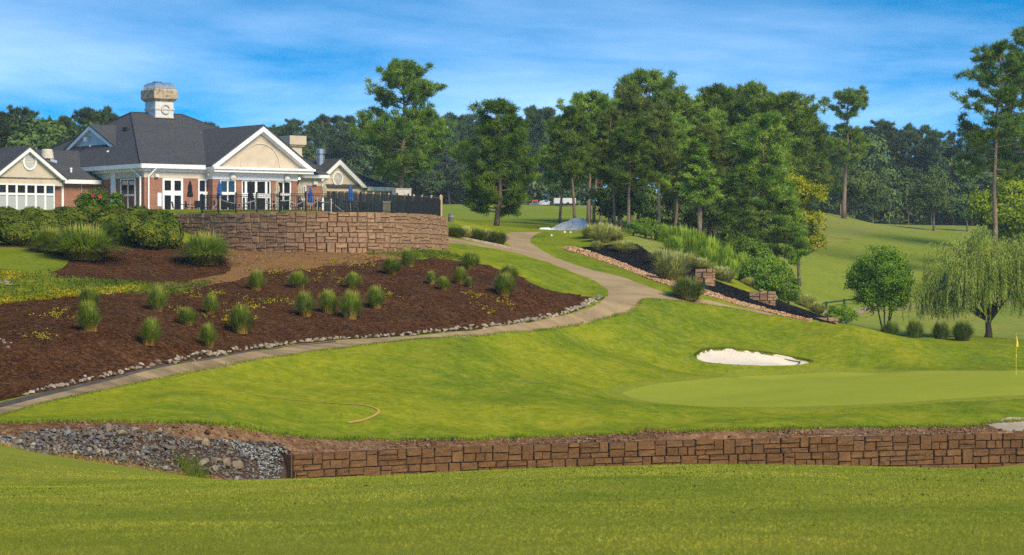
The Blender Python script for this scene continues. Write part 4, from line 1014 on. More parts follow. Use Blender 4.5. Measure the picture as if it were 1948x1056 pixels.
def vent(u, v, kind):
    """on the flank slope of the main roof: search along the sight line"""
    best = None
    for y in np.arange(0, 16, .05):
        k_ = None
        for x in np.arange(-.4, 6.4, .1):
            p = HC + x * E1 + y * E2; uu = CU + FP * p[0] / p[1]; vv = HV - FP * (roofz(x, y) + FZ) / p[1]
            e_ = abs(uu - u) + abs(vv - v)
            if best is None or e_ < best[0]: best = (e_, x, y)
    _, x, y = best; z = roofz(x, y) + .1
    if kind == 'pipe': MB().lathe([(.1, -.2), (.1, .35), (.13, .36), (.13, .5), (.05, .52)], 10, (x, y, z)).build('vent_pipe', 'white_trim', house)
    else: MB().box(x - .3, x + .3, y - .4, y + .4, z, z + .35).build('roof_vent', 'dark_vent', house)
vent(172, 288, 'pipe'); vent(243, 252, 'box'); vent(205, 300, 'pipe')
MB().lathe([(.1, -.3), (.1, .35), (.13, .36), (.13, .5), (.05, .52)], 10, (ux(135, LY + 1.2), LY + 1.2, lzb + .7)).build('vent_pipe', 'white_trim', house)
# ================================================================ vegetation
leaf_mat('pine_needles', [(0.061, 0.135, 0.014), (0.126, 0.229, 0.024), (0.216, 0.314, 0.037)], .2, .7, .5)
leaf_mat('grove_needles', [(0.069, 0.148, 0.018), (0.152, 0.252, 0.030), (0.268, 0.359, 0.049)], .2, .6, .7)
leaf_mat('far_needles', [(0.039, 0.085, 0.032), (0.076, 0.133, 0.046), (0.123, 0.176, 0.061)], .15, .35, .6)
leaf_mat('far_leaves', [(0.057, 0.112, 0.030), (0.103, 0.170, 0.044), (0.177, 0.232, 0.059)], .15, .4, .7)
leaf_mat('mid_leaves', [(0.065, 0.111, 0.029), (0.111, 0.163, 0.040), (0.156, 0.208, 0.050)], .2, .5, .2)
leaf_mat('light_needles', [(0.085, 0.127, 0.021), (0.140, 0.187, 0.032), (0.200, 0.243, 0.048)], .3, .6, .3)
leaf_mat('yellow_leaves', [(0.195, 0.240, 0.012), (0.330, 0.345, 0.018), (0.450, 0.420, 0.025)], .3, .6, .2)
leaf_mat('tree_leaves', [(0.133, 0.216, 0.013), (0.236, 0.325, 0.020), (0.368, 0.432, 0.030)], .25, .8, .3)
leaf_mat('bright_leaves', [(0.075, 0.167, 0.010), (0.128, 0.243, 0.013), (0.195, 0.307, 0.025)], .25, .9, .2)
leaf_mat('willow_leaves', [(0.203, 0.274, 0.041), (0.332, 0.400, 0.070), (0.473, 0.526, 0.110)], .25, .6, .2)
leaf_mat('box_leaves', [(0.040, 0.075, 0.007), (0.099, 0.132, 0.012), (0.180, 0.188, 0.017)], .15, 1.2, .5)
leaf_mat('shrub_leaves', [(0.082, 0.166, 0.015), (0.145, 0.240, 0.022), (0.244, 0.330, 0.033)], .25, 1.0, .6)
leaf_mat('reed_leaves', [(0.192, 0.304, 0.028), (0.304, 0.416, 0.039), (0.416, 0.480, 0.066)], .3, .8, .4)
leaf_mat('pale_grass', [(.26, .27, .09), (.36, .35, .15), (.44, .40, .22)], .25, 1.0, .4)
leaf_mat('pink_petals', [(.55, .02, .08), (.7, .04, .14)], .2)
def blade_mat(name, base, mid, tip, h0=.0, h1=1.0, trans=.25):
    """grass clump: straw-coloured old leaf bases, green blades, paler tips (height along the plant)"""
    m, nt, b = new_mat(name, .6, .2)
    g = coords(nt, 'Generated'); s = nt.nodes.new('ShaderNodeSeparateXYZ'); nt.links.new(g, s.inputs[0])
    c = ramp(nt, s.outputs['Z'], [base, mid, mid, tip], [.02, .28, .7, .98])
    gi = nt.nodes.new('ShaderNodeNewGeometry'); c = mixc(nt, ramp(nt, gi.outputs['Random Per Island'], [(0, 0, 0), (.8, .8, .8)], [.80, .86]), c, (.30, .22, .09))      # dead blades among the green
    n = noise(nt, coords(nt), 4, 3)
    c = mixc(nt, 1.0, c, ramp(nt, n, [(.6, .6, .6), (1.3, 1.3, 1.2)]), 'MULTIPLY')
    h = nt.nodes.new('ShaderNodeHueSaturation'); mr = nt.nodes.new('ShaderNodeMapRange'); mr.inputs['To Min'].default_value = .8; mr.inputs['To Max'].default_value = 1.2
    nt.links.new(obj_random(nt), mr.inputs['Value']); nt.links.new(mr.outputs[0], h.inputs['Value']); nt.links.new(c, h.inputs['Color'])
    nt.links.new(h.outputs[0], b.inputs['Base Color'])
    t = nt.nodes.new('ShaderNodeBsdfTranslucent'); nt.links.new(h.outputs[0], t.inputs[0])
    ms = nt.nodes.new('ShaderNodeMixShader'); ms.inputs[0].default_value = trans
    nt.links.new(b.outputs[0], ms.inputs[1]); nt.links.new(t.outputs[0], ms.inputs[2]); nt.links.new(ms.outputs[0], nt.nodes['Material Output'].inputs[0])
blade_mat('clump_green', (0.436, 0.227, 0.052), (0.218, 0.293, 0.021), (0.409, 0.416, 0.052))
blade_mat('clump_big', (0.260, 0.189, 0.033), (0.260, 0.350, 0.024), (0.717, 0.567, 0.143))
blade_mat('clump_pale', (0.320, 0.208, 0.072), (0.448, 0.464, 0.120), (0.736, 0.656, 0.288))
blade_mat('clump_dark', (0.195, 0.146, 0.033), (0.141, 0.209, 0.020), (0.239, 0.291, 0.033))
def bark(name, a_, b_):
    m, nt, b = new_mat(name, .95, .1)
    v = coords(nt); c = ramp(nt, noise(nt, v, 3, 5, .7, 0, (3, 3, .7)), [a_, b_])
    nt.links.new(c, b.inputs['Base Color']); bump(nt, b, noise(nt, v, 6, 4, .7, 0, (2, 2, .5)), .8, .05)
bark('pine_bark', (.13, .09, .065), (.32, .235, .175)); bark('grey_bark', (.09, .075, .06), (.2, .17, .14)); bark('dark_bark', (.05, .04, .03), (.12, .09, .07))

def unit(v): return v / (np.linalg.norm(v, axis=-1, keepdims=True) + 1e-9)
def tufts(rg, C, n, L, W, up=.35, spread=.25, out=None, quad=False, tang=0.0):
    """n slim leaves round every centre of C; returns verts, tris"""
    K = len(C); c = np.repeat(C, n, 0); M = K * n
    d = rg.normal(0, 1, (M, 3)); d = unit(d)
    if out is not None: d = d + .7 * np.repeat(out, n, 0)
    d[:, 2] += up; d = unit(d)
    if tang:
        nn_ = unit(unit(np.repeat(out, n, 0)) + tang * rg.normal(0, 1, (M, 3))); d = unit(np.cross(nn_, rg.normal(0, 1, (M, 3))))
    o = c + rg.normal(0, spread, (M, 3)) * np.array([1, 1, .6])
    s = unit(np.cross(nn_, d)) if tang else unit(np.cross(d, rg.normal(0, 1, (M, 3))))
    l = L * rg.uniform(.6, 1.25, (M, 1)); wd = W * rg.uniform(.7, 1.3, (M, 1))
    if quad:
        V = np.stack([o, o + d * l * .5 + s * wd, o + d * l, o + d * l * .5 - s * wd], 1).reshape(-1, 3)
        return V, (np.arange(M)[:, None] * 4 + np.array([[0, 1, 2, 3]]))
    V = np.stack([o - s * wd, o + s * wd, o + d * l], 1).reshape(-1, 3)
    return V, np.arange(M * 3).reshape(-1, 3)
def pine_parts(seed, Hh, R, cb, nb=46, dens=1.0, shape='dome', lean=0.0, mat='pine_needles', leafL=.42, leafW=.05, ntuft=26, gap=.12, tr=.2, skip=()):
    """trunk with limbs and a crown of needle tufts; returns two meshes"""
    rg = np.random.default_rng(seed)
    n = 9; t = np.linspace(0, 1, n)
    wob = np.cumsum(rg.normal(0, .012 * Hh, (n, 2)), 0) * .6; wob[0] = 0
    T = np.column_stack([wob[:, 0] + lean * t ** 1.5 * Hh, wob[:, 1], t * Hh])
    tb = MB(); tb.tube([Vector(p) for p in T], [tr * (1.25 if i == 0 else 1) * (1 - .88 * tt ** 1.1) + .015 for i, tt in enumerate(t)], 8)
    C = []; O = []
    az = rg.uniform(0, 6.28)
    for i in range(nb):
        f = cb + (1 - cb) * ((i + rg.uniform(0, .8)) / nb) ** .92
        az += 2.4 + rg.normal(0, .5)
        if rg.random() < gap: continue
        g = (f - cb) / (1 - cb)
        if any(a_ <= g <= b_ for a_, b_ in skip) and rg.random() < .75: continue
        if shape == 'dome': pr = math.sqrt(max(.02, 1 - (g * 1.02 - .12) ** 2 / .82)) if g > .12 else .55 + 3.6 * g
        elif shape == 'cone': pr = (1.05 - .82 * g ** 1.25) * (.8 + 1.6 * min(g, .125))
        elif shape == 'flat': pr = (.55 + .6 * g) if g < .72 else max(.3, 1.0 - 2.2 * (g - .72))
        else: pr = .75 + .3 * math.sin(g * 9) - .5 * max(0, g - .7) * 2
        ln = R * pr * rg.uniform(.62, 1.14)
        b0 = np.array([np.interp(f, t, T[:, 0]), np.interp(f, t, T[:, 1]), f * Hh])
        up = -.10 + .75 * g + rg.normal(0, .12)
        d = np.array([math.cos(az), math.sin(az), 0])
        m_ = 6; s = np.linspace(0, 1, m_)[:, None]
        br = b0 + d * ln * s + np.array([0, 0, 1]) * ln * (up * s * .6 + .22 * s ** 2)
        rr = max(.02, tr * .32 * (1 - .6 * g))
        tb.tube([Vector(p) for p in br], [rr * (1 - .8 * q) + .008 for q in s[:, 0]], 4, False)
        k = max(2, int(dens * (2.0 + ln * 2.0)))
        q = rg.uniform(.28, 1.05, k) ** .8
        side = np.array([-d[1], d[0], 0])
        pos = b0 + d * (ln * q)[:, None] + np.array([0, 0, 1]) * (ln * (up * q * .6 + .22 * q * q))[:, None]
        pos += side * (rg.normal(0, .26, k) * ln * q)[:, None] + rg.normal(0, 1, (k, 3)) * np.array([.12, .12, .16]) * min(1.5, ln * .5)
        C.append(pos); O.append(np.repeat(d[None], k, 0))
    C.append(T[-1] + rg.normal(0, .3, (6, 3))); O.append(np.tile([0, 0, 1.], (6, 1)))
    C = np.concatenate(C); O = np.concatenate(O)
    V, F_ = tufts(rg, C, int(ntuft * 1.9), leafL * .95, leafW * .62, .5, .17, O * .5)
    return tb.mesh('trunk', 'pine_bark', True), arr_mesh('crown', V, F_, mat)
def broad_parts(seed, Hh, R, cb, mat, lobes=11, clumps=420, ntuft=22, leaf=.24, bark_m='grey_bark', stems=1, tr=.16, squash=1.0, low=.0):
    """broad-leaved tree: limbs to uneven leaf masses"""
    rg = np.random.default_rng(seed)
    tb = MB(); cz = Hh * (cb + 1) / 2; hz = Hh * (1 - cb) / 2
    L = []
    for i in range(lobes):
        d = unit(rg.normal(0, 1, 3)); d[2] = d[2] * .8 + .1
        r = rg.uniform(.35, .72)
        L.append((np.array([d[0] * R * r, d[1] * R * r, cz + d[2] * hz * r]), rg.uniform(.36, .58) * R))
    L.append((np.array([0, 0, cz + hz * .45]), R * .5)); L.append((np.array([0, 0, cz - hz * .1]), R * .62))
    for sidx in range(stems):
        a_ = sidx * 2 * math.pi / max(1, stems) + rg.uniform(0, 1); b0 = np.array([math.cos(a_), math.sin(a_), 0]) * (tr * .8 if stems > 1 else 0)
        top = np.array([math.cos(a_) * R * .35, math.sin(a_) * R * .35, cz]) if stems > 1 else np.array([rg.normal(0, .1), rg.normal(0, .1), cz])
        pts_ = [b0 + (top - b0) * s + np.array([0, 0, 0]) * s for s in np.linspace(0, 1, 6)]
        tb.tube([Vector(p) for p in pts_], [tr * (1.3 if s == 0 else 1) * (1 - .6 * s) for s in np.linspace(0, 1, 6)], 7)
        for c, r in L[sidx::stems]:
            st = b0 + (top - b0) * rg.uniform(.35, .8)
            tb.tube([Vector(st), Vector((st + c) / 2 + np.array([0, 0, .1 * R])), Vector(c)], [tr * .4, tr * .28, tr * .1], 4, False)
    C = []; O = []
    for i in range(clumps):
        c, r = L[rg.integers(len(L))]
        d = unit(rg.normal(0, 1, 3)); 
        if d[2] < -.35: d[2] *= -.5
        p = c + d * r * rg.uniform(.72, 1.06) * np.array([1, 1, squash]); C.append(p); O.append(d)
    C = np.array(C); O = np.array(O); C[:, 2] = np.maximum(C[:, 2], low)
    V, F_ = tufts(rg, C, ntuft, leaf, leaf * .28, .15, .12 * R / 2.2 + .06, O, True, .55)
    return tb.mesh('trunk', bark_m, True), arr_mesh('crown', V, F_, mat)
def plant_tree(name, meshes, x, y, label, cat='tree', group=None, s=1.0, rz=None, sz=None, sink=.1, parts=('trunk', 'crown')):
    o = thing(name, label, cat, (x, y, gz(x, y) - sink), srnd.uniform(0, 6.28) if rz is None else rz, group)
    o.scale = (s, s, sz or s)
    for nm, me in zip(parts, meshes): link(nm, me, o)
    return o
def at_u(u, Y): return (u - CU) / FP * Y, Y
def h_for(u, Y, vtop):
    x, y = at_u(u, Y); return CZ + (HV - vtop) / FP * Y - gz(x, y)

# ---- named single pines
x, y = at_u(762, 236); Hh = h_for(762, 236, 126)
plant_tree('pine_tree', pine_parts(11, Hh, 4.6, .27, 60, 1.7, 'dome', -.02, leafL=.5, leafW=.06, ntuft=34, gap=.06, tr=.33, skip=((.52, .62),)), x, y, 'tall spreading pine rising behind the wooden fence by the clubhouse', rz=.6)
x, y = at_u(944, 196); Hh = h_for(944, 196, 198)
plant_tree('pine_tree', pine_parts(23, Hh, 3.1, .10, 62, 1.9, 'dome', 0, leafL=.42, leafW=.05, ntuft=34, gap=.03, tr=.2), x, y, 'full rounded pine standing alone beside the top of the cart path', rz=1.1)
x, y = at_u(1605, 322); Hh = h_for(1605, 322, 187)
plant_tree('pine_tree', pine_parts(31, Hh, 3.4, .45, 44, 1.8, 'plates', 0, 'grove_needles', .5, .065, 34, .1, .3, skip=((.55, .68),)), x, y, 'lone slender pine with bare trunk on the fairway hilltop', rz=0)
x, y = at_u(1893, 238); Hh = h_for(1893, 238, 92)
plant_tree('pine_tree', pine_parts(45, Hh, 4.7, .44, 52, 1.45, 'dome', -.012, leafL=.55, leafW=.065, ntuft=32, gap=.16, tr=.28, skip=((.10, .22), (.42, .5))), x, y, 'very tall pine with long bare trunk behind the willow', rz=2.2)
x, y = at_u(1962, 272); Hh = h_for(1962, 272, 58)
plant_tree('pine_tree', pine_parts(52, Hh, 4.4, .34, 60, 1.7, 'dome', 0, leafL=.55, leafW=.065, ntuft=32, gap=.06, tr=.34), x, y, 'tallest pine, cut by the picture edge beside the bare-trunked pine', rz=.3)
# ---- pine grove
GV = [pine_parts(100 + i, 13.5, Rr, cb_, nb_, 1.75, sh, ln_, 'light_needles' if i in (1, 5) else 'grove_needles', .46, .055, 30, .04, .19) for i, (Rr, cb_, nb_, sh, ln_) in enumerate(
    [(2.9, .36, 50, 'dome', 0), (2.4, .50, 46, 'dome', .03), (3.0, .40, 54, 'dome', -.03), (2.3, .38, 48, 'cone', .02), (2.9, .42, 48, 'flat', 0), (2.5, .42, 52, 'dome', .02), (3.0, .15, 60, 'cone', 0)])]
GROVE = [(1094, 212, 208, 2, 'pine at the edge of the grove directly above the tarp-covered pile'), (1119, 220, 183, 4, 'thin-topped pine second in from the open fairway side of the grove'), (1131, 226, 215, 1, 'slim pine trunk third in from the open fairway'), (1141, 230, 225, 3, 'slim pine trunk fourth in from the open fairway'),
         (1172, 203, 214, 5, 'yellowish-green pine leaning above the pampas clumps'), (1198, 199, 232, 2, 'pine with pale curved trunk in the grove front row'), (1252, 200, 215, 1, 'pine with thin leaning trunk in the grove front row'), (1280, 210, 238, 3, 'short-crowned pine mid grove with straight dark trunk'),
         (1293, 216, 225, 0, 'dark trunked pine standing just behind the grove front row'), (1328, 198, 246, 5, 'light green pine with two-metre gap to its twin trunk'), (1338, 197, 262, 3, 'slender twin trunk pine beside the light green pine'), (1243, 244, 143, 4, 'open-topped pine crown highest above the grove'),
         (1300, 252, 182, 0, 'dark green domed pine behind the highest crown'), (1375, 246, 170, 2, 'broad dense pine crown on the grove skyline'), (1388, 222, 255, 5, 'pine with trunk showing through the shaded grove'), (1447, 242, 168, 0, 'round-topped pine on the grove skyline'),
         (1456, 207, 225, 2, 'straight reddish trunk pine near the grove end'), (1478, 218, 250, 5, 'low drooping pine at the end of the grove'), (1500, 246, 185, 4, 'pine crown next to last along the grove skyline'), (1524, 258, 216, 0, 'last pine crown on the grove skyline above the yellow tree'),
         (1413, 205, 330, 6, 'young dense pine branching to the ground in the grove'), (1160, 250, 198, 0, 'rear pine between the thin-topped and highest crowns'), (1340, 258, 186, 2, 'rear pine between two skyline crowns mid grove'), (1200, 232, 168, 1, 'pine crown just below the highest crown of the grove'), (1415, 262, 178, 5, 'rear pine crown filling the skyline notch'),
         (1490, 206, 345, 6, 'young pine touching the slope bushes at the grove end'), (1065, 240, 255, 2, 'pine crown reaching over the fairway from the grove'), (1265, 230, 205, 5, 'mid-grove pine with hidden trunk under the highest crown'), (1350, 228, 225, 6, 'dense mid-grove pine with low branches'), (1435, 225, 235, 2, 'dense pine filling the grove between the skyline crowns'),
         (1120, 258, 222, 2, 'rear pine filling the gap above the slim trunks'), (1180, 262, 205, 0, 'rear pine behind the leaning yellowish pine'), (1225, 266, 190, 2, 'rear pine close behind the highest crown'), (1275, 264, 192, 0, 'rear pine between the highest crown and the dark domed one'), (1320, 262, 195, 2, 'rear pine above the twin trunks'), (1395, 268, 185, 0, 'rear pine behind the broad dense crown'), (1470, 264, 185, 2, 'rear pine behind the round-topped crown'), (1360, 240, 215, 6, 'dense inner pine left dark by its neighbours'.replace(' left', ' kept'))]
for u, Y, vt, k, lab in GROVE:
    x, y = at_u(u, Y); hh = h_for(u, Y, vt); s = hh / 13.5
    plant_tree('pine_tree', GV[k], x, y, lab, group='pines of the grove', s=max(.75, min(1.15, s)), sz=s)
# understorey of the grove
ug = [broad_parts(200 + i, 3.6, 1.7, .12, 'far_leaves', 8, 220, 20, .26, low=.2) for i in range(3)]
for i, (u, Y, s, lab) in enumerate([(1165, 208, 1.2, 'leafy sapling among the first grove trunks'), (1215, 206, 1.35, 'broadleaf bush between pale grove trunks'), (1235, 214, 1.0, 'broadleaf bush behind the thin leaning pine'), (1268, 212, 1.2, 'dark broadleaf bush mid grove'), (1305, 222, 1.5, 'tall broadleaf bush in deep grove shade'),
                                 (1360, 218, 1.4, 'broadleaf bush beside the young dense pine'), (1385, 232, 1.5, 'shaded bush behind the young dense pine'), (1440, 214, 1.3, 'bush under the reddish trunk pine'), (1180, 224, 1.3, 'shaded bush behind the yellowish pine'), (1330, 236, 1.6, 'bush deep behind the twin trunks')]):
    x, y = at_u(u, Y); plant_tree('broadleaf_bush', ug[i % 3], x, y, lab, 'bush', 'bushes under the grove', s)
# ---- broad-leaved trees
x, y = at_u(1520, 210); hh = h_for(1520, 210, 292)
plant_tree('broadleaf_tree', broad_parts(301, hh, 2.3, .0, 'yellow_leaves', 15, 1000, 24, .24, low=.3), x, y, 'yellow-green leafy tree at the end of the pine grove')
x, y = at_u(1622, 350); hh = h_for(1622, 350, 322)
plant_tree('broadleaf_tree', broad_parts(302, hh, 4.4, .18, 'mid_leaves', 13, 900, 24, .4), x, y, 'rounded grey-green tree behind the lone hilltop pine')
x, y = at_u(1776, 345); hh = h_for(1776, 345, 322)
plant_tree('broadleaf_tree', broad_parts(303, hh, 3.2, .06, 'mid_leaves', 12, 800, 24, .36, squash=1.3), x, y, 'pyramid-shaped broadleaf tree in front of the far wood')
x, y = at_u(1928, 252); hh = h_for(1928, 252, 320)
plant_tree('broadleaf_tree', broad_parts(304, hh, 4.4, .02, 'tree_leaves', 14, 1100, 24, .34), x, y, 'golden-green leafy tree behind the tall bare pine trunk')
x, y = at_u(1683, 178); hh = h_for(1683, 178, 482)
plant_tree('broadleaf_tree', broad_parts(305, hh, 2.85, .18, 'bright_leaves', 15, 1900, 26, .18, 'dark_bark', 4, .07), x, y, 'small round multi-stemmed bright green tree left of the willow'.replace(' left of', ' beside'))
x, y = at_u(1840, 352); plant_tree('broadleaf_tree', broad_parts(306, 5.2, 2.4, .1, 'far_leaves', 9, 320, 22, .34), x, y, 'low shaded tree between the pyramid tree and the golden-green tree')
# ---- willow
def willow(seed, Hh, R):
    rg = np.random.default_rng(seed); tb = MB()
    tb.tube([(0, 0, 0), (.05, 0, .5), (.0, .05, 1.1), (.1, 0, 1.6)], [.33, .24, .2, .19], 9)
    tips = []
    for i, (a_, ln, rise) in enumerate([(2.9, 3.4, 2.6), (3.5, 2.6, 4.3), (.3, 3.0, 3.4), (-.5, 2.2, 4.8), (1.5, 2.0, 4.6), (4.6, 2.3, 4.2), (2.2, 2.4, 5.2), (5.6, 3.0, 3.0), (3.1, 1.2, 5.6), (.9, 2.6, 3.8), (4.0, 3.2, 3.2), (3.2, 4.3, 2.0), (2.95, 3.9, 1.8)]):
        d = np.array([math.cos(a_), math.sin(a_) * .9, 0]); b0 = np.array([.08, 0, 1.3])
        pp = [b0 + d * ln * s ** .9 + np.array([0, 0, 1.16 * rise * (1.25 * s - .25 * s * s)]) for s in np.linspace(0, 1, 7)]
        tb.tube([Vector(p) for p in pp], [.13 * (1 - .75 * s) + .01 for s in np.linspace(0, 1, 7)], 6, False)
        for q in range(5):
            s = rg.uniform(.5, 1); p = b0 + d * ln * s ** .9 + np.array([0, 0, 1.16 * rise * (1.25 * s - .25 * s * s)]); tips.append(p)
            e = p + np.array([rg.normal(0, .8), rg.normal(0, .8), rg.uniform(.1, .9)]); tips.append(e)
            tb.tube([Vector(p), Vector((p + e) / 2 + np.array([0, 0, .15])), Vector(e)], [.035, .025, .01], 4, False)
    tips = np.array(tips); V = []; n = 0
    for i in range(2500):
        p = tips[rg.integers(len(tips))] + rg.normal(0, 1, 3) * np.array([.55, .55, .35])
        p[2] = min(p[2], Hh * 1.06)
        ln = min(p[2] - rg.uniform(1.1, 3.4), rg.uniform(.8, 3.2))
        if ln < .4: continue
        o = p[:2]; od = unit(o + rg.normal(0, .2, 2)); m_ = int(ln / .10) + 2; s = np.linspace(0, 1, m_)
        st = np.column_stack([p[0] + od[0] * .55 * np.minimum(1, s * ln / .9) ** .6, p[1] + od[1] * .55 * np.minimum(1, s * ln / .9) ** .6, p[2] + .25 * np.sin(np.minimum(1, s * ln / .8) * 2.2) - s * ln])
        st += rg.normal(0, .02, st.shape)
        for k_ in range(2):
            d = unit(np.column_stack([rg.normal(0, .45, (m_, 2)), -np.ones(m_)])); sd_ = unit(np.cross(d, rg.normal(0, 1, (m_, 3))))
            l_ = rg.uniform(.14, .24, (m_, 1)); V.append(np.stack([st - sd_ * .024, st + sd_ * .024, st + d * l_], 1).reshape(-1, 3))
    V = np.concatenate(V)
    return tb.mesh('trunk', 'dark_bark', True), arr_mesh('crown', V, np.arange(len(V)).reshape(-1, 3), 'willow_leaves')
x, y = at_u(1880, 177)
plant_tree('willow_tree', willow(9, 7.7, 4), x, y, 'weeping willow with trailing yellow-green branches', s=1.03, rz=0, parts=('trunk', 'crown'))
# ---- far wood: tall pines and broadleaf trees, each a tree of its own
FT = [pine_parts(400 + i, 18, Rr, cb_, 34, 1.0, sh, 0, 'far_needles', .8, .12, 22, .05, .26) for i, (Rr, cb_, sh) in enumerate([(3.4, .36, 'dome'), (3.0, .46, 'flat'), (3.6, .3, 'dome'), (2.8, .4, 'plates')])]
FB = [broad_parts(420 + i, 13, 4.2, .08, 'far_leaves', 11, 340, 18, .62, low=.4) for i in range(3)]
frnd = random.Random(5)
PLACES = [(-200, 'beyond the picture edge by the glazed wing'), (40, 'above the glazed wing'), (110, 'above the wing gable'), (165, 'above the roof dormer'), (235, 'near the tall chimney'), (380, 'behind the pediment'), (450, 'above the pediment'), (525, 'behind the cream chimney'), (590, 'above the metal flue'), (640, 'above the oval-vent gable'), (690, 'above the wooden fence start'), (730, 'behind the spreading pine'), (790, 'just past the spreading pine'), (830, 'above the wall end'), (870, 'above the bollard'), (900, 'behind the rounded pine'), (985, 'just past the rounded pine'), (1020, 'above the parked trailer'), (1060, 'beside the grove edge'),
          (1110, 'behind the grove'), (1480, 'behind the yellow tree'), (1550, 'before the hilltop pine'), (1590, 'behind the hilltop pine'), (1640, 'just past the hilltop pine'), (1690, 'above the hill crest'), (1740, 'behind the pyramid tree'), (1800, 'just past the pyramid tree'), (1850, 'beside the tall bare trunk'), (1900, 'behind the tall bare trunk'), (1950, 'beyond the tallest pine')]
def wood(u0, u1, Y0, Y1, n, vt, label, group, mixb=.35, jitter=14, cat='tree', row='front'):
    label0 = label
    for i in range(n):
        u = u0 + (u1 - u0) * (i + frnd.uniform(.1, .9)) / n; Y = frnd.uniform(Y0, Y1)
        x, y = at_u(u, Y); v = np.interp(u, [p[0] for p in vt], [p[1] for p in vt]) + frnd.uniform(-3, jitter)
        hh = h_for(u, Y, v)
        label = '%s, %s row, %s' % (label0, row, [p_[1] for p_ in PLACES if p_[0] <= u][-1])
        if frnd.random() < mixb:
            s = hh / 13; plant_tree('broadleaf_tree', frnd.choice(FB), x, y, label.replace('pine', 'leafy tree'), cat, group.replace('pines', 'leafy trees'), min(1.35, s) * frnd.uniform(.85, 1.1), sz=s)
        else:
            s = hh / 18; plant_tree('pine_tree', frnd.choice(FT), x, y, label, cat, group, min(1.25, max(.7, s)) * frnd.uniform(.85, 1.1), sz=s)
SKY_M = [(380, 240), (430, 232), (470, 245), (560, 236), (620, 226), (680, 222), (740, 232), (800, 222), (860, 212), (905, 225), (960, 222), (1010, 210), (1060, 214), (1110, 225), (1200, 220), (1500, 235)]
SKY_L = [(-120, 225), (0, 222), (20, 215), (60, 204), (90, 222), (120, 226), (160, 212), (195, 206), (225, 215), (260, 235), (420, 250)]
SKY_R = [(1480, 235), (1540, 248), (1600, 250), (1650, 245), (1700, 232), (1735, 250), (1760, 236), (1800, 250), (1840, 250), (1900, 246), (2100, 235)]
wood(-110, 262, 292, 330, 15, SKY_L, 'dark pine behind the clubhouse', 'pines behind the clubhouse', .2, 12, row='front')
wood(-110, 262, 335, 365, 12, SKY_L, 'dark pine behind the clubhouse', 'pines behind the clubhouse', .2, 18, row='rear')
wood(385, 1130, 428, 446, 34, SKY_M, 'hazy pine of the far wood', 'pines of the far wood', .25, 30, row='front')
wood(385, 1130, 448, 470, 30, SKY_M, 'hazy pine of the far wood', 'pines of the far wood', .1, 10, row='rear')
wood(540, 900, 424, 430, 16, [(0, 300), (2000, 300)], 'hazy pine of the far wood', 'pines of the far wood', .8, 50, row='low edge')
wood(1480, 2080, 430, 446, 22, SKY_R, 'hazy pine behind the hill', 'pines behind the hill', .35, 40, row='front')
wood(1480, 2080, 448, 470, 24, SKY_R, 'hazy pine behind the hill', 'pines behind the hill', .15, 8, row='rear')
wood(1500, 2080, 405, 425, 16, [(0, 300), (2100, 300)], 'hazy pine behind the hill', 'pines behind the hill', .9, 50, row='low edge')
# dark undergrowth filling the foot of the far wood
def hedge_mass(name, label, pts_, n, hgt, mat, leaf, seed):
    rg = np.random.default_rng(seed); P_ = resample(np.array(pts_), .5); i = rg.integers(0, len(P_), n)
    C = np.column_stack([P_[i] + rg.normal(0, 1.4, (n, 2)), np.zeros(n)]); C[:, 2] = ground_rel(C[:, 0], C[:, 1]) + CZ + rg.uniform(0, hgt, n) ** 1.0
    V, F_ = tufts(rg, C, 16, leaf, leaf * .3, .2, .4, None, True)
    tag(link(name, arr_mesh(name, V, F_, mat)), label, 'undergrowth', kind='stuff')
hedge_mass('undergrowth', 'dense dark undergrowth at the foot of the far wood beyond the fairway', [at_u(500, 432), at_u(1130, 432)], 1500, 5, 'far_leaves', .8, 61)
hedge_mass('undergrowth', 'dense dark undergrowth at the foot of the far wood behind the hill', [at_u(1470, 440), at_u(1700, 436), at_u(2100, 415)], 1700, 5, 'far_leaves', .8, 62)

# ---- grass clumps
def clump_mesh(seed, h, r, n, mat, droop=.35, w=.012, lean=.6, plume=0):
    rg = np.random.default_rng(seed)
    a_ = rg.uniform(0, 6.283, n); rr = r * .45 * np.sqrt(rg.uniform(0, 1, n)); hh = h * rg.uniform(.6, 1.08, n)
    b0 = np.column_stack([np.cos(a_) * rr, np.sin(a_) * rr, np.zeros(n)]); da = a_ + rg.normal(0, .5, n)
    fr = rg.uniform(.05, 1.1, n); ln = r * lean * fr * 1.15; hh = h * np.sqrt(np.maximum(.05, 1 - .55 * fr ** 2)) * rg.uniform(.75, 1.04, n)
    d = np.column_stack([np.cos(da), np.sin(da), np.zeros(n)])
    s3 = np.column_stack([-np.sin(da), np.cos(da), np.zeros(n)])
    ring = []
    for s in (0, .4, .75, 1):
        c = b0 + d * (ln * s ** 1.6)[:, None]; c[:, 2] = hh * (s - droop * s ** 3 * (ln / (r * lean + 1e-6)))
        wd = w * (1, 1, .8, .05)[(0, .4, .75, 1).index(s)]
        ring.append(c - s3 * wd); ring.append(c + s3 * wd)
    V = np.stack(ring, 1).reshape(-1, 3); b = (np.arange(n) * 8)[:, None]
    F_ = np.concatenate([b + np.array([[k, k + 1, k + 3, k + 2]]) for k in (0, 2, 4)])
    return arr_mesh('clump', V, F_, mat)
CG = [clump_mesh(500 + i, 1.0, .62, 900, 'clump_green', .3, .010, .8) for i in range(5)]
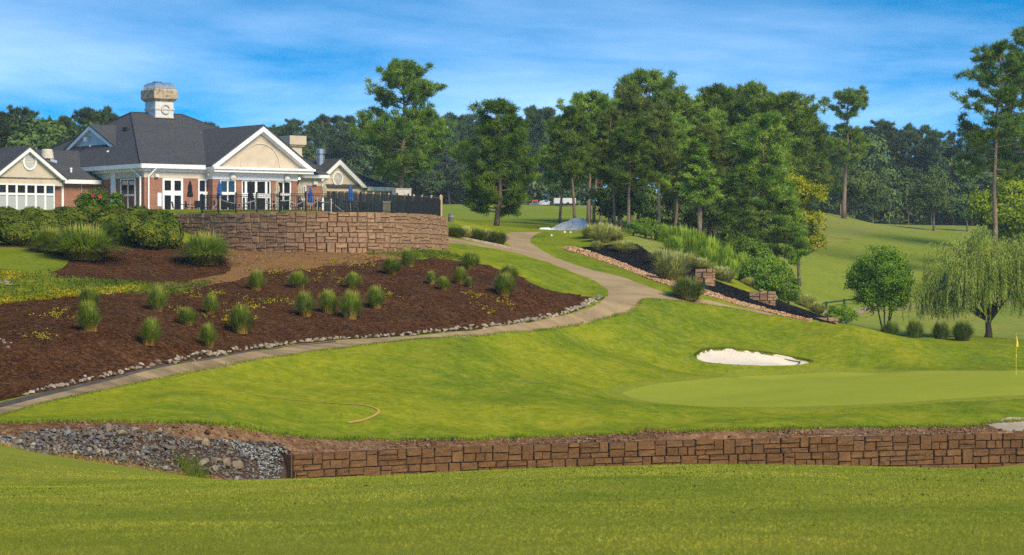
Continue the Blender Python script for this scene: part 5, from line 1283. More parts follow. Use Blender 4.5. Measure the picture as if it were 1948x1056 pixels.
def clump(name, me, u, v, hpx, wpx, label, group, cat='grass clump', ref=(1.0, 1.05), y0=80, y1=215, Y=None):
    if Y is None: x, y = hit([(u, v)], y0, y1)[0]
    else: x, y = at_u(u, Y)
    o = link(name, me, None, (x, y, gz(x, y) - .04)); s = FP / y
    o.scale = (wpx / s / ref[1], wpx / s / ref[1], hpx / s / ref[0]); o.rotation_euler = (0, 0, srnd.uniform(0, 6.28))
    return tag(o, label, cat, group)
gl = 'grass clumps on the mulch bank'
for i, (u, v, vt, wp, lab) in enumerate([(172, 630, 561, 50, 'tallest green grass clump low on the mulch, in front of another'), (169, 590, 536, 44, 'grass clump half hidden behind the tallest one on the mulch'), (298, 592, 533, 40, 'grass clump just below the yellow ground cover end'), (283, 656, 595, 46, 'grass clump lowest on the mulch next to the tallest one'),
        (357, 620, 577, 42, 'small loose grass clump between two taller ones'), (399, 596, 552, 32, 'little grass clump above the lowest pair'), (397, 660, 606, 35, 'narrow grass clump lowest on the mulch near the gutter'), (458, 635, 569, 52, 'wide full grass clump mid mulch below yellow weeds'), (487, 552, 506, 38, 'grass clump below the bare clay patch'),
        (568, 548, 509, 42, 'grass clump with a red stake beside it'), (581, 601, 546, 42, 'grass clump first of the row of four mid slope'), (625, 596, 543, 38, 'paler grass clump second of the row of four'), (665, 606, 543, 48, 'fullest grass clump third of the row of four'), (715, 586, 536, 40, 'grass clump last of the row of four'),
        (671, 547, 512, 32, 'small grass clump above the fullest clump of the row'), (747, 521, 482, 40, 'grass clump below the wall beside a taller twin'), (780, 507, 465, 34, 'grass clump closest under the curved wall'), (895, 512, 470, 38, 'grass clump on the grass edge near the path fork'), (874, 540, 501, 32, 'middle grass clump of the small group near the path bend'),
        (843, 552, 520, 30, 'low grass clump beside the smallest pair'), (822, 540, 510, 22, 'thin grass clump of the small group near the path bend'), (957, 562, 510, 46, 'broad grass clump in front of its twin by the path bend'), (968, 534, 497, 38, 'grass clump behind the broad one by the path bend'), (893, 546, 522, 18, 'tiny grass clump by the middle one of the group')]):
    o = clump('grass_clump', CG[i % 5], u, v, v - vt, wp * srnd.uniform(.92, 1.08), lab, gl); o.rotation_euler = (srnd.uniform(-.12, .12), srnd.uniform(-.12, .12), srnd.uniform(0, 6.28))
stk = hit([(560, 545)], 100, 150)[0]; plain('red_paint', (.6, .06, .02), .6)
tag(MB().box(-.02, .02, -.02, .02, 0, .4).box(-.03, .03, -.03, .03, .4, .46).build('marker_stake', 'red_paint', None, (stk[0], stk[1], gz(*stk))), 'short red stake stuck in the mulch beside a clump', 'stake')
CB = [clump_mesh(520 + i, 1.0, .7, 2000, 'clump_big', .5, .0075, .95) for i in range(3)]
for i, (u, v, vt, wp, lab) in enumerate([(160, 494, 416, 112, 'big fountain grass with tan plumes in front of the hedge'), (97, 480, 424, 66, 'smaller fountain grass half behind the big one'), (391, 503, 430, 88, 'big fountain grass at the start of the curved wall')]):
    clump('fountain_grass', CB[i], u, v, v - vt, wp * .95, lab, 'fountain grasses by the hedge', y0=110, y1=160)
# small straw litter rings are part of the clumps' bases; boxwood mounds
def mound_mesh(seed, n=1500):
    rg = np.random.default_rng(seed); L = [(np.array([0, 0, .42]), .50)] + [(np.array([math.cos(a_) * .26, math.sin(a_) * .26, rg.uniform(.3, .52)]), rg.uniform(.28, .36)) for a_ in rg.uniform(0, 6.28, 6)]
    C = []; O = []
    for i in range(n):
        c, r = L[rg.integers(len(L))]; d = unit(rg.normal(0, 1, 3)); p = c + d * r * rg.uniform(.9, 1.03) * np.array([1, 1, .95])
        if p[2] < .02: continue
        if any(np.linalg.norm((p - c2) / np.array([1, 1, .95])) < r2 * .86 for c2, r2 in L): continue
        C.append(p); O.append(d)
    V, F_ = tufts(rg, np.array(C), 9, .085, .026, .1, .022, np.array(O) * 1.2, True, .3)
    core = MB(); 
    for c, r in L: core.lathe([(.02, -r * .86), (r * .6, -r * .6), (r * .86, 0), (r * .6, r * .6), (.02, r * .86)], 10, c)
    nv = len(V); cv = np.array(core.v); 
    tri = []
    for f in core.f:
        if len(f) == 4: tri.append(f)
    return arr_mesh('mound', np.concatenate([V, cv]), [F_, np.array(tri) + nv], 'box_leaves')
MM = [mound_mesh(600 + i) for i in range(5)]
BOXW = [(-25, 466, 60, 70, 136, 'dark clipped shrub at the outer end of the front hedge row'), (38, 470, 56, 90, 136.5, 'wide dark clipped shrub in the front hedge row beyond the fountain grass'), (95, 468, 58, 70, 139, 'clipped shrub behind the smaller fountain grass'), (232, 466, 52, 66, 138.5, 'dark clipped shrub next to the big fountain grass'),
        (282, 470, 56, 92, 138, 'largest dark clipped mound on the mulch edge'), (326, 465, 48, 56, 139.5, 'dark clipped mound last before the wall grass'), (205, 452, 52, 70, 142, 'clipped mound behind the big fountain grass plumes'), (20, 446, 46, 80, 143, 'golden-topped mound second row at the outer end'), (88, 440, 42, 64, 144, 'golden-topped mound second row behind the smaller fountain grass'),
        (142, 440, 42, 84, 144, 'wide golden-topped mound second row mid hedge'), (303, 442, 48, 76, 143, 'sloping mound stepping down to the wall end'), (246, 440, 40, 56, 144, 'golden mound second row below the flowering shrub'), (10, 428, 38, 64, 149, 'rear mound below the glazed front'), (62, 426, 36, 64, 150, 'rear mound with clipped flat top below the glazed front'),
        (122, 430, 40, 70, 150, 'rear mound below the brick wing'), (262, 430, 42, 70, 148, 'rear mound below the corner downspouts'), (215, 432, 42, 60, 149, 'rear mound beneath the flowering shrub'), (292, 432, 36, 50, 147, 'rear mound nearest the terrace lawn'), (-60, 450, 50, 90, 142, 'mound beyond the picture edge side of the hedge'), (175, 428, 40, 60, 150, 'rear mound between brick wing and flowering shrub')]
for i, (u, v, hp, wp, Y, lab) in enumerate(BOXW):
    x, y = at_u(u, Y); s = FP / Y; zb = CZ + (HV - v) / FP * Y; z0 = gz(x, y)
    top = CZ + (HV - (v - hp)) / FP * Y; o = link('clipped_shrub', MM[i % 5], None, (x, y, z0 - .05)); o.scale = (wp / s / 1.2, wp / s / 1.2, max(.9, (top - z0) / .93)); o.rotation_euler = (0, 0, srnd.uniform(0, 6.28))
    tag(o, lab, 'shrub', 'clipped hedge mounds')
# flowering shrub and light green shrub behind the hedge
x, y = at_u(183, 152); fs = plant_tree('flowering_shrub', broad_parts(640, 2.2, .95, .05, 'shrub_leaves', 8, 150, 20, .16, 'dark_bark', 5, .03), x, y, 'tall loose shrub with two pink blooms behind the hedge', 'shrub', parts=('stem', 'foliage'))
for u, v in ((177, 371), (191, 373.5)):
    m_ = MB()
    for k_ in range(6):
        t = k_ * math.pi / 3; m_.add([(0, 0, 0), (math.cos(t - .45) * .1, -.02, math.sin(t - .45) * .1), (math.cos(t) * .15, -.04, math.sin(t) * .15), (math.cos(t + .45) * .1, -.02, math.sin(t + .45) * .1)], [(0, 1, 2, 3)])
    o = m_.build('bloom', 'pink_petals', fs); o.matrix_parent_inverse = Matrix.Identity(4)
    wp = Vector(((u - CU) / FP * 151, 151, CZ + (HV - v) / FP * 151)); o.location = Matrix.Rotation(-fs.rotation_euler.z, 3, 'Z') @ (wp - fs.location); o.rotation_euler = (0, 0, -fs.rotation_euler.z)
x, y = at_u(222, 151); plant_tree('leafy_shrub', broad_parts(641, 2.0, .6, .05, 'bright_leaves', 6, 110, 20, .14, 'dark_bark', 3, .025), x, y, 'light green upright shrub beside the flowering shrub', 'shrub', parts=('stem', 'foliage'))
x, y = at_u(163, 153); plant_tree('leafy_shrub', broad_parts(642, 1.9, .8, .05, 'shrub_leaves', 6, 110, 20, .15, 'dark_bark', 3, .025), x, y, 'brownish loose shrub before the brick wing wall', 'shrub', parts=('stem', 'foliage'))
# kerb bed by the path fork
CP = [clump_mesh(540 + i, 1.0, .7, 620, 'clump_pale', .4, .013, .85) for i in range(4)]
CD = [clump_mesh(550 + i, 1.0, .7, 1000, 'clump_dark', .25, .012, .75) for i in range(2)]
for i, (u, v, hp, wp, lab) in enumerate([(866, 452, 26, 36, 'grey-green clump first behind the kerb, by the wall'), (886, 454, 28, 34, 'grey-green clump second behind the kerb'), (906, 457, 26, 34, 'grey-green clump third behind the kerb'), (924, 460, 30, 40, 'grey-green clump fourth and tallest behind the kerb'), (946, 465, 30, 38, 'darker clump last at the kerb tip')]):
    clump('kerb_grass', CD[i % 2] if i in (0, 2, 4) else CP[i % 4], u, v, hp, wp, lab, 'grasses in the kerb bed', y0=150, y1=200)
# bank on the far side of the path
for i, (u, v, hp, wp, lab) in enumerate([(1146, 460, 44, 46, 'tall pale plume grass nearest the tarp pile'), (1122, 452, 30, 36, 'low pale plume grass beside the tarp pile'), (1160, 452, 30, 44, 'pale plume grass behind the tall one'), (1135, 474, 20, 26, 'small pale tuft at the black mulch top'), (1187, 480, 28, 46, 'pale spreading tuft in the black mulch'), (1172, 456, 30, 34, 'brown-based plume grass between two pale ones'),
        (1276, 534, 66, 62, 'large bleached grass fountain beside the green bush'), (1262, 505, 40, 52, 'bleached grass behind the large fountain'), (1300, 512, 38, 60, 'straw grass above the block steps'), (1330, 515, 30, 56, 'straw grass beside the first block step'), (1372, 530, 28, 56, 'straw grass below the reeds'), (1402, 531, 22, 50, 'straw tuft midway between the block steps'),
        (1380, 535, 24, 34, 'grey-green tuft on the bank mid slope'), (1424, 544, 20, 30, 'dark-based tuft on the bank near the second block step'), (1440, 540, 26, 46, 'straw tuft above the second block step'), (1480, 561, 24, 46, 'straw tuft just past the second block step'), (1510, 574, 26, 44, 'plume tuft low on the bank'), (1535, 586, 32, 40, 'tallest plume tuft low on the bank'), (1555, 596, 26, 34, 'last plume tuft at the bank foot')]):
    clump('plume_grass', CP[i % 4], u, v, hp, wp, lab, 'plume grasses on the far bank', y0=150, y1=215)
clump('grass_bush', CD[0], 1309, 570, 50, 62, 'dense dark green grass bush at the path fork', None, y0=140, y1=180)
CR = [clump_mesh(560 + i, 1.0, .6, 300, 'reed_leaves', .15, .028, .5) for i in range(3)]
for i, (u, Y, hp, wp) in enumerate([(1262, 192, 42, 60), (1295, 190, 52, 64), (1325, 188, 60, 60), (1350, 186, 62, 56), (1312, 184, 46, 60), (1378, 186, 56, 56), (1408, 184, 60, 50), (1392, 179, 44, 50), (1350, 181, 44, 56), (1285, 182, 40, 56)]):
    clump('reed_clump', CR[i % 3], u, 0, hp * .98, wp, 'tall light green reeds on the far bank, ' + ['first above the black mulch', 'behind the straw grass', 'below the twin trunks', 'tallest, below the dark grove', 'lower, behind the block step', 'beside the ravine bushes', 'at the widest bush', 'in front of the widest bush', 'low, mid bank', 'low, beside the bleached fountain'][i], 'reeds on the far bank', Y=Y, cat='reeds')
SB = [broad_parts(660 + i, 2.4, 1.5, .0, 'shrub_leaves', 8, 230, 20, .2, low=.1) for i in range(3)]
for i, (u, Y, s, lab) in enumerate([(1400, 196, 1.15, 'green bush below the young dense pine'), (1432, 194, 1.3, 'widest green bush on the ravine edge'), (1462, 190, 1.2, 'green bush overhanging the fairway side'), (1488, 188, .95, 'outermost green bush over the fairway'), (1440, 180, 1.0, 'green bush in the middle of the bank'), (1465, 178, .85, 'small green bush above the second block step'), (1415, 186, .9, 'green bush behind the reeds'),
        (1228, 192, .7, 'low green shrub above the black mulch'), (1240, 189, .6, 'low green shrub beside the rust-leaved plants'), (1205, 190, .55, 'lowest green shrub beside the plume grass'), (1500, 179, .7, 'small bush low on the bank above the fence'), (1610, 168, .6, 'weedy green bush where the bank meets the lower lawn'), (1590, 166, .55, 'weedy green bush at the bank foot')]):
    x, y = at_u(u, Y); plant_tree('leafy_shrub', SB[i % 3], x, y, lab, 'shrub', 'shrubs on the far bank', s, parts=('stem', 'foliage'))
# rounded shrubs by the willow
for i, (u, v, hp, wp, lab) in enumerate([(1740, 631, 30, 32, 'small round shrub between the round tree and the willow'), (1790, 637, 32, 32, 'round shrub under the willow fringe'), (1831, 639, 34, 40, 'largest round shrub beside the willow trunk'), (1693, 630, 24, 34, 'shaded shrub at the foot of the round tree')]):
    clump('round_shrub', CD[i % 2], u, v, hp, wp, lab, 'round shrubs by the willow', 'shrub', Y=171 + i).scale.z = ((CZ + (HV - v + hp) / FP * (171 + i)) - gz(*at_u(u, 171 + i)))
# weeds scattered over the mulch
def weed_scatter(name, label, P, n, size, mat, seed, cat='weeds'):
    rg = np.random.default_rng(seed); q = scatter_in(P, n, rg)
    C = np.column_stack([q, ground_rel(q[:, 0], q[:, 1]) + CZ + .03])
    V, F_ = tufts(rg, C, 14, size, size * .3, .6, size * .9, None, True)
    tag(link(name, arr_mesh(name, V, F_, mat)), label, cat, kind='stuff')
leaf_mat('yellow_weed', [(.22, .24, .012), (.36, .30, .015), (.46, .36, .02)], .2, .5, .0)
leaf_mat('green_weed', [(.09, .14, .012), (.16, .20, .018)], .2, .5, .0)
weed_scatter('weeds', 'green creeping ground cover above the mulch', WEED[WEED[:, 0] > -60], 1500, .11, 'green_weed', 70)
weed_scatter('weeds', 'yellow-flowering band along the lower rim of the ground cover', hit([(-60, 585), (0, 572), (70, 562), (140, 556), (200, 552), (275, 545), (278, 552), (200, 561), (130, 566), (60, 573), (0, 580), (-60, 592)], 100, 150), 900, .10, 'yellow_weed', 71)
weed_scatter('weeds', 'yellow patch of ground cover at the outer end of the upper lawn', hit([(-80, 520), (-10, 514), (30, 518), (50, 528), (20, 536), (-80, 545)], 100, 150), 420, .10, 'yellow_weed', 75)
spots = hit([(420, 560), (480, 585), (500, 575), (520, 520), (600, 515), (650, 500), (690, 505), (740, 560), (430, 610), (470, 600), (900, 560), (960, 575), (100, 600), (135, 590), (70, 640), (350, 560), (330, 590), (640, 530), (840, 490), (545, 575), (930, 590)], 90, 150)
sp_ = np.concatenate([c_ + np.random.default_rng(i).normal(0, 1, (26, 2)) * np.array([.5, .55]) for i, c_ in enumerate(spots)])
sp_ = sp_[::2]; rg_ = np.random.default_rng(72); Cc = np.column_stack([sp_, ground_rel(sp_[:, 0], sp_[:, 1]) + CZ + .03]); V_, F_ = tufts(rg_, Cc, 10, .09, .028, .6, .08, None, True)
tag(link('weeds', arr_mesh('weeds', V_, F_, 'yellow_weed')), 'scattered yellow weeds on the mulch bank', 'weeds', kind='stuff')
weed_scatter('weeds', 'green weeds along the seam between upper and lower mulch', hit([(130, 530), (270, 540), (340, 540), (420, 528), (340, 560), (200, 562), (130, 552)], 100, 150), 420, .10, 'green_weed', 73)
weed_scatter('weeds', 'yellow-green weeds at the foot of the curved wall', hit([(690, 476), (780, 474), (850, 480), (900, 500), (840, 492), (770, 490), (700, 486)], 110, 165), 420, .10, 'green_weed', 74)
# ================================================================ terrace things
plain('fence_wood', (.40, .25, .13), .9, var=.2, scale=2); plain('post_wood', (.48, .33, .19), .9, var=.15)
plain('blue_canvas', (.03, .10, .30), .85, var=.12); plain('black_canvas', (.012, .012, .014), .85); plain('beige_canvas', (.46, .37, .24), .85)
plain('pole_grey', (.35, .35, .35), .4, .5); plain('rope_white', (.42, .38, .32), .9); plain('dark_wicker', (.018, .017, .017), .7); plain('cabinet_beige', (.5, .47, .4), .6)
plain('yellow_paint', (.75, .60, .02), .5, .4, var=.03); plain('white_plastic', (.62, .62, .6), .5); plain('concrete', (.42, .38, .33), .9, var=.12); plain('kerb_stone', (.40, .30, .22), .9, var=.15)
plain('bollard_grey', (.12, .12, .115), .8); plain('tarp_grey', (.62, .60, .55), .8, .2, var=.15, scale=1.2); plain('bag_white', (.82, .84, .84), .5); plain('blue_plastic', (.03, .16, .5), .5); plain('orange_plastic', (.5, .08, .03), .6); plain('dark_green_paint', (.02, .05, .03), .6); plain('terracotta', (.40, .13, .06), .9)
# black picket fence on the wall
fen = thing('picket_fence', 'black metal picket fence along the top of the curved wall', 'fence')
FCV = offset_curve(TWC, .38); FCV = FCV[FCV[:, 0] > at_u(380, 147)[0]]
FCV = FCV[FCV[:, 1] < 164.5]
fd = np.concatenate([[0], np.cumsum(np.linalg.norm(np.diff(FCV, axis=0), axis=1))])
npan = int(round(fd[-1] / 1.72)); ss = np.linspace(0, fd[-1], npan + 1)
fp = [np.array([np.interp(s, fd, FCV[:, 0]), np.interp(s, fd, FCV[:, 1])]) for s in ss]
postm = MB().box(-.045, .045, -.045, .045, -.1, 1.2).box(-.06, .06, -.06, .06, 1.2, 1.235).mesh('post', 'black_metal')
zt_ = CZ + 2.98
for p in fp: link('post', postm, fen, (p[0], p[1], zt_))
for a_, b_ in zip(fp[:-1], fp[1:]):
    m_ = MB()
    for z in (.12, .98, 1.1): m_.bar((a_[0], a_[1], zt_ + z), (b_[0], b_[1], zt_ + z), .028, .028)
    n = int(np.linalg.norm(b_ - a_) / .115)
    for i in range(1, n):
        q = a_ + (b_ - a_) * i / n; m_.box(q[0] - .012, q[0] + .012, q[1] - .012, q[1] + .012, zt_ + .05, zt_ + 1.09)
    m_.build('picket_panel', 'black_metal', fen)['kind'] = 'stuff'
# low inner fence
f2 = thing('picket_fence', 'lower black metal fence between the curved wall and the wooden fence', 'fence')
ip = [at_u(u, Y) for u, Y in ((640, 176), (706, 172), (745, 169), (781, 166), (812, 164), (829, 165))]
for p in ip: link('post', postm, f2, (p[0], p[1], gz(*p))).scale = (1, 1, .82)
for a_, b_ in zip(ip[:-1], ip[1:]):
    m_ = MB(); a3 = Vector((*a_, gz(*a_))); b3 = Vector((*b_, gz(*b_)))
    for z in (.12, .88): m_.bar(a3 + Vector((0, 0, z)), b3 + Vector((0, 0, z)), .03, .03)
    n = int((b3 - a3).length / .12)
    for i in range(1, n):
        q = a3.lerp(b3, i / n); m_.box(q.x - .009, q.x + .009, q.y - .009, q.y + .009, q.z + .05, q.z + .88)
    m_.build('picket_panel', 'black_metal', f2)['kind'] = 'stuff'
# wooden fence: every board a piece
wf = thing('wooden_fence', 'brown board fence with capped posts at the end of the terrace', 'fence')
w0 = np.array(at_u(620, 203)); w1 = np.array(at_u(841, 166.5)); L = np.linalg.norm(w1 - w0); wa = math.atan2(*(w1 - w0)[::-1])
bm_ = [MB().box(-.066, .066, -.012, .012, 0, 1).mesh('board', 'fence_wood')]
bp_ = MB().box(-.07, .07, -.07, .07, 0, 1).add([(-.09, -.09, 1), (.09, -.09, 1), (.09, .09, 1), (-.09, .09, 1), (0, 0, 1.06)], [(0, 1, 4), (1, 2, 4), (2, 3, 4), (3, 0, 4), (3, 2, 1, 0)]).mesh('post', 'post_wood')
def wtop(t): p = w0 + (w1 - w0) * t; return CZ + (HV - np.interp(t, (0, 1), (363, 376))) / FP * p[1]
nbd = 290
for i in range(nbd):
    t = (i + .5) / nbd; p = w0 + (w1 - w0) * t; z0 = gz(*p); o = link('board', bm_[0], wf, (p[0], p[1], z0)); o.rotation_euler = (0, 0, wa); o.scale = (L / nbd / .14, 1, wtop(t) - z0 - .04 + srnd.uniform(-.015, .015))
for t in np.linspace(0, 1, 16):
    p = w0 + (w1 - w0) * t; z0 = gz(*p); nrm_ = np.array((math.sin(wa), -math.cos(wa))) * .09
    o = link('post', bp_, wf, (p[0] + nrm_[0], p[1] + nrm_[1], z0 - .2)); o.rotation_euler = (0, 0, wa); o.scale = (1.3 if t == 1 else 1, 1.3 if t == 1 else 1, wtop(t) - z0 + .26)
m_ = MB()
for k_ in (0, ):
    for i in range(15):
        ta, tb_ = i / 15, (i + 1) / 15; a_ = w0 + (w1 - w0) * ta; b_ = w0 + (w1 - w0) * tb_
        m_.bar((a_[0], a_[1], wtop(ta) - .02), (b_[0], b_[1], wtop(tb_) - .02), .16, .05)
m_.build('cap_rail', 'post_wood', wf)
# utility cabinet behind the fence
x, y = at_u(764, 214); ztop = CZ + (HV - 360) / FP * y; z0 = gz(x, y)
uc = thing('utility_cabinet', 'beige metal equipment box showing above the wooden fence', 'cabinet', (x, y, z0), .5)
MB().box(-.75, .75, -.4, .4, 0, ztop - z0).build('body', 'cabinet_beige', uc); MB().box(.05, .68, -.43, -.402, ztop - z0 - .55, ztop - z0 - .08).build('grille', 'louvre', uc); MB().box(-.8, .8, -.45, .45, ztop - z0 + .002, ztop - z0 + .06).build('lid', 'cabinet_beige', uc)
# umbrellas
def umbrella_mesh(mat, L, r=.17):
    m_ = MB(); n = 16; prof = [(.03, 0), (.07, -.12), (r * .75, -.4), (r * .85, -L * .5), (r * .8, -L * .62), (r * 1.15, -L * .9), (r * .95, -L)]
    vs = []; fs = []
    for rr, z in prof:
        for k_ in range(n):
            q = rr * (1 + (.16 if k_ % 2 else -.14)); vs.append((q * math.cos(k_ * 2 * math.pi / n), q * math.sin(k_ * 2 * math.pi / n), z))
    for i in range(len(prof) - 1):
        for k_ in range(n): fs.append((i * n + k_, i * n + (k_ + 1) % n, (i + 1) * n + (k_ + 1) % n, (i + 1) * n + k_))
    fs.append(tuple(range((len(prof) - 1) * n, len(prof) * n)))
    return m_.add(vs, fs).mesh('canopy', mat)
for u, vt, vb, Y, mat, lab in [(361.5, 344, 375, 198, 'black_canvas', 'closed black parasol in front of the brick pier by the entrance'), (417.5, 344, 378, 196, 'blue_canvas', 'closed blue parasol at the pavilion corner'), (476.5, 344, 378, 196, 'black_canvas', 'closed black parasol before the pavilion doors'),
                               (527, 345, 372, 198, 'beige_canvas', 'closed beige parasol before the third pavilion pier'), (569.5, 348, 374, 200, 'beige_canvas', 'closed beige parasol at the pavilion end'), (590.5, 356, 385, 190, 'blue_canvas', 'short closed blue parasol before the brick bay'), (617, 348, 376, 202, 'beige_canvas', 'slim closed beige parasol by the white corner post'), (667, 352, 384, 182, 'blue_canvas', 'closed blue parasol before the wooden fence')]:
    x, y = at_u(u, Y); z0 = gz(x, y); zt = CZ + (HV - vt) / FP * Y; Lc = (vb - vt) / FP * Y
    um = thing('parasol', lab, 'parasol', (x, y, z0), 0, 'closed parasols on the terrace')
    link('canopy', umbrella_mesh(mat, Lc, .2 if mat != 'beige_canvas' else .24), um, (0, 0, zt - z0))
    MB().tube([(0, 0, .05), (0, 0, zt - z0 - .1)], .025, 8).build('pole', 'pole_grey', um); MB().lathe([(.28, 0), (.28, .05), (.08, .09), (.05, .2)], 14).build('base', 'dark_wicker', um)
    MB().lathe([(.02, 0), (.035, .05), (.01, .1)], 8).build('finial', 'terracotta' if mat == 'black_canvas' else mat, um, (0, 0, zt - z0 - .02))
# chairs and tables
def chair():
    c = thing('patio_chair', 'x', 'chair', (0, 0, 0), 0, 'dark patio chairs on the terrace')
    MB().box(-.25, .25, -.25, .25, .40, .45).build('seat', 'dark_wicker', c)
    b = MB(); b.prism([(-.25, .22, .451), (.25, .22, .451), (.25, .27, .451), (-.25, .27, .451)], (0, .1, .5)); b.build('backrest', 'dark_wicker', c)
    for sx in (-1, 1):
        for sy in (-1, 1): MB().bar((sx * .22, sy * .22, 0), (sx * .22, sy * .22, .399), .035).build('leg', 'dark_wicker', c)
        MB().bar((sx * .27, -.22, .64), (sx * .27, .28, .66), .05, .03).build('armrest', 'dark_wicker', c)
    return c
def table():
    t = thing('patio_table', 'x', 'table', (0, 0, 0), 0, 'dark patio tables on the terrace')
    MB().lathe([(.5, .70), (.52, .72), (.5, .74)], 20).build('top', 'dark_wicker', t); MB().lathe([(.26, 0), (.24, .04), (.05, .08), (.05, .699)], 12).build('pedestal', 'dark_wicker', t)
    return t
c0, t0_ = chair(), table(); first = [True, True]
where = ['by the entrance doors', 'beside the brick pier', 'under the blue corner parasol', 'before the first pavilion window', 'before the pavilion doors', 'before the second pavilion window', 'at the pavilion end', 'before the brick bay', 'before the wooden fence']
for gi, (u, Y) in enumerate([(352, 203), (378, 201), (432, 200), (448, 198), (497, 199), (545, 199), (575, 198), (606, 194), (690, 178)]):
    x, y = at_u(u, Y)
    t_ = t0_ if first[1] else copy_tree(t0_); first[1] = False
    t_.location = (x, y, gz(x, y)); t_['label'] = 'dark round patio table ' + where[gi]
    for k_, (dx, dy, r, w_) in enumerate(((-.75, -.1, 1.5, 'side'), (.75, .15, -1.5, 'side'), (.05, -.8, 3.1, 'front'))):
        if gi in (0, 3) and k_ == 2: continue
        c_ = c0 if first[0] else copy_tree(c0); first[0] = False
        c_.location = (x + dx, y + dy, gz(x + dx, y + dy)); c_.rotation_euler = (0, 0, r)
        c_['label'] = ('dark patio chair on the %s of the table ' % ('near side', 'far side', 'lawn side')[k_]).replace('near side', 'door side').replace('far side', 'fence side') + where[gi]
# rope barrier
rb = thing('rope_barrier', 'white rope slung between white posts around the terrace lawn', 'barrier')
pu = [(418.5, 160), (487, 166), (505, 167), (529, 168), (551, 168), (578, 168), (604, 168), (630, 167)]
pp = [Vector((*at_u(u, Y), gz(*at_u(u, Y)))) for u, Y in pu]
for p in pp: MB().lathe([(.035, 0), (.035, .8), (.055, .82), (.045, .9), (.02, .93)], 10).build('post', 'cream_trim', rb, p)
def rope(a_, b_, sag): MB().tube([a_.lerp(b_, t) - Vector((0, 0, sag * 4 * t * (1 - t))) for t in np.linspace(0, 1, 9)], .035, 7).build('rope', 'rope_white', rb)
up_ = Vector((0, 0, .72))
g_ = Vector((*at_u(403, 158), gz(*at_u(403, 158)) + .05)); rope(g_, pp[0] + up_, .02)
for i in (0, 2, 4, 5): rope(pp[i] + up_, pp[i + 1] + up_, .28)
g_ = Vector((*at_u(657, 170), gz(*at_u(657, 170)) + .05)); rope(pp[7] + up_, g_, .04); rope(pp[3] + up_, pp[4] + up_, .05); rope(pp[6] + up_, pp[7] + up_, .1)
# planter signboard by the inner fence
x, y = at_u(736, 174); sb = thing('info_board', 'pale board standing against the wooden fence behind the pickets', 'board', (x, y, gz(x, y)), -.4)
MB().box(-.3, .3, -.02, .02, .25, 1.05).build('panel', 'beige_canvas', sb); MB().box(-.33, -.3, -.02, .02, 0, 1.1).build('leg', 'post_wood', sb); MB().box(.3, .33, -.02, .02, 0, 1.1).build('leg', 'post_wood', sb)
# ================================================================ course things
x, y = at_u(1933, 128); z0 = gz(x, y)
fs_ = thing('flagstick', 'yellow flagstick with hanging yellow flag on the putting green', 'flagstick', (x, y, z0))
HT = CZ + (HV - 633) / FP * y - z0
MB().tube([(0, 0, -.05), (0, 0, HT)], .014, 8).build('pole', 'yellow_paint', fs_)
MB().tube([(0, 0, HT * .42), (0, 0, HT * .42 + .1)], .026, 8).build('ball', 'white_plastic', fs_)
nx_, nz_ = 8, 10; vs = []; fs = []
for j in range(nz_ + 1):
    for i in range(nx_ + 1):
        s = i / nx_; t = j / nz_
        zz_ = HT - .02 - t * .62 - s * .10 * (1 + t * 1.2) * .6; xx = .17 * s * (t ** .8) * (1 if t < .9 else .8) - .10 * math.sin(s * 3.1) * t * .9; yy = .06 * math.sin(s * 7) * (.3 + t)
        vs.append((xx, yy, zz_))
for j in range(nz_):
    for i in range(nx_): fs.append((j * 9 + i, j * 9 + i + 1, (j + 1) * 9 + i + 1, (j + 1) * 9 + i))
fl2 = MB(); off = len(vs); fl2.add(vs + [(a_, b_ + .006, c_) for a_, b_, c_ in vs], fs + [tuple(k_ + off for k_ in f[::-1]) for f in fs]).build('flag', 'yellow_paint', fs_, smooth=True)
o = MB().lathe([(.045, 0), (.045, .012), (.02, .016)], 12).build('emblem', 'white_plastic', fs_, (.02, -.10, HT - .33)); o.rotation_euler = (math.radians(90), 0, 0)
o2 = MB().lathe([(.024, 0), (.022, .006)], 10).build('emblem_mark', 'blue_plastic', fs_, (.02, -.116, HT - .335)); o2.rotation_euler = (math.radians(90), 0, 0)
MB().lathe([(.054, 0), (.05, .006)], 14).build('hole_rim', 'white_plastic', fs_, (0, 0, .001))
# bunker rake
p = hit([(1522, 690)], 130, 150)[0]; q = hit([(1500, 687)], 130, 150)[0]
rk = thing('bunker_rake', 'rake lying in the white sand bunker', 'rake', (p[0], p[1], gz(*p) + .06)); dv = Vector((q[0] - p[0], q[1] - p[1], gz(*q) - gz(*p)))
MB().tube([(0, 0, 0), dv * 1.5], .022, 6).build('handle', 'dark_green_paint', rk)
sd_ = Vector((-dv.y, dv.x, 0)).normalized() * .36; hm = MB(); hm.bar(-sd_, sd_, .06, .05); 
for i in range(9): pz = -sd_ + sd_ * (i / 4); hm.bar(pz, pz - Vector((0, 0, .09)), .02)
hm.build('head', 'dark_green_paint', rk)
# kerb of the small bed at the path fork
kb = H([(848, 449), (880, 455), (920, 463), (960, 471), (978, 475)], 150, 200); ko = MB(); kz = [gz(*p) for p in kb]
ob = offset_curve(kb, .18)
for i in range(len(kb) - 1):
    a_, b_, c_, d_ = kb[i], kb[i + 1], ob[i + 1], ob[i]
    ko.prism([(a_[0], a_[1], kz[i] - .1), (b_[0], b_[1], kz[i + 1] - .1), (c_[0], c_[1], kz[i + 1] - .1), (d_[0], d_[1], kz[i] - .1)], (0, 0, .27))
tag(ko.build('kerb', 'kerb_stone'), 'low concrete kerb around the small grass bed at the path fork', 'kerb')
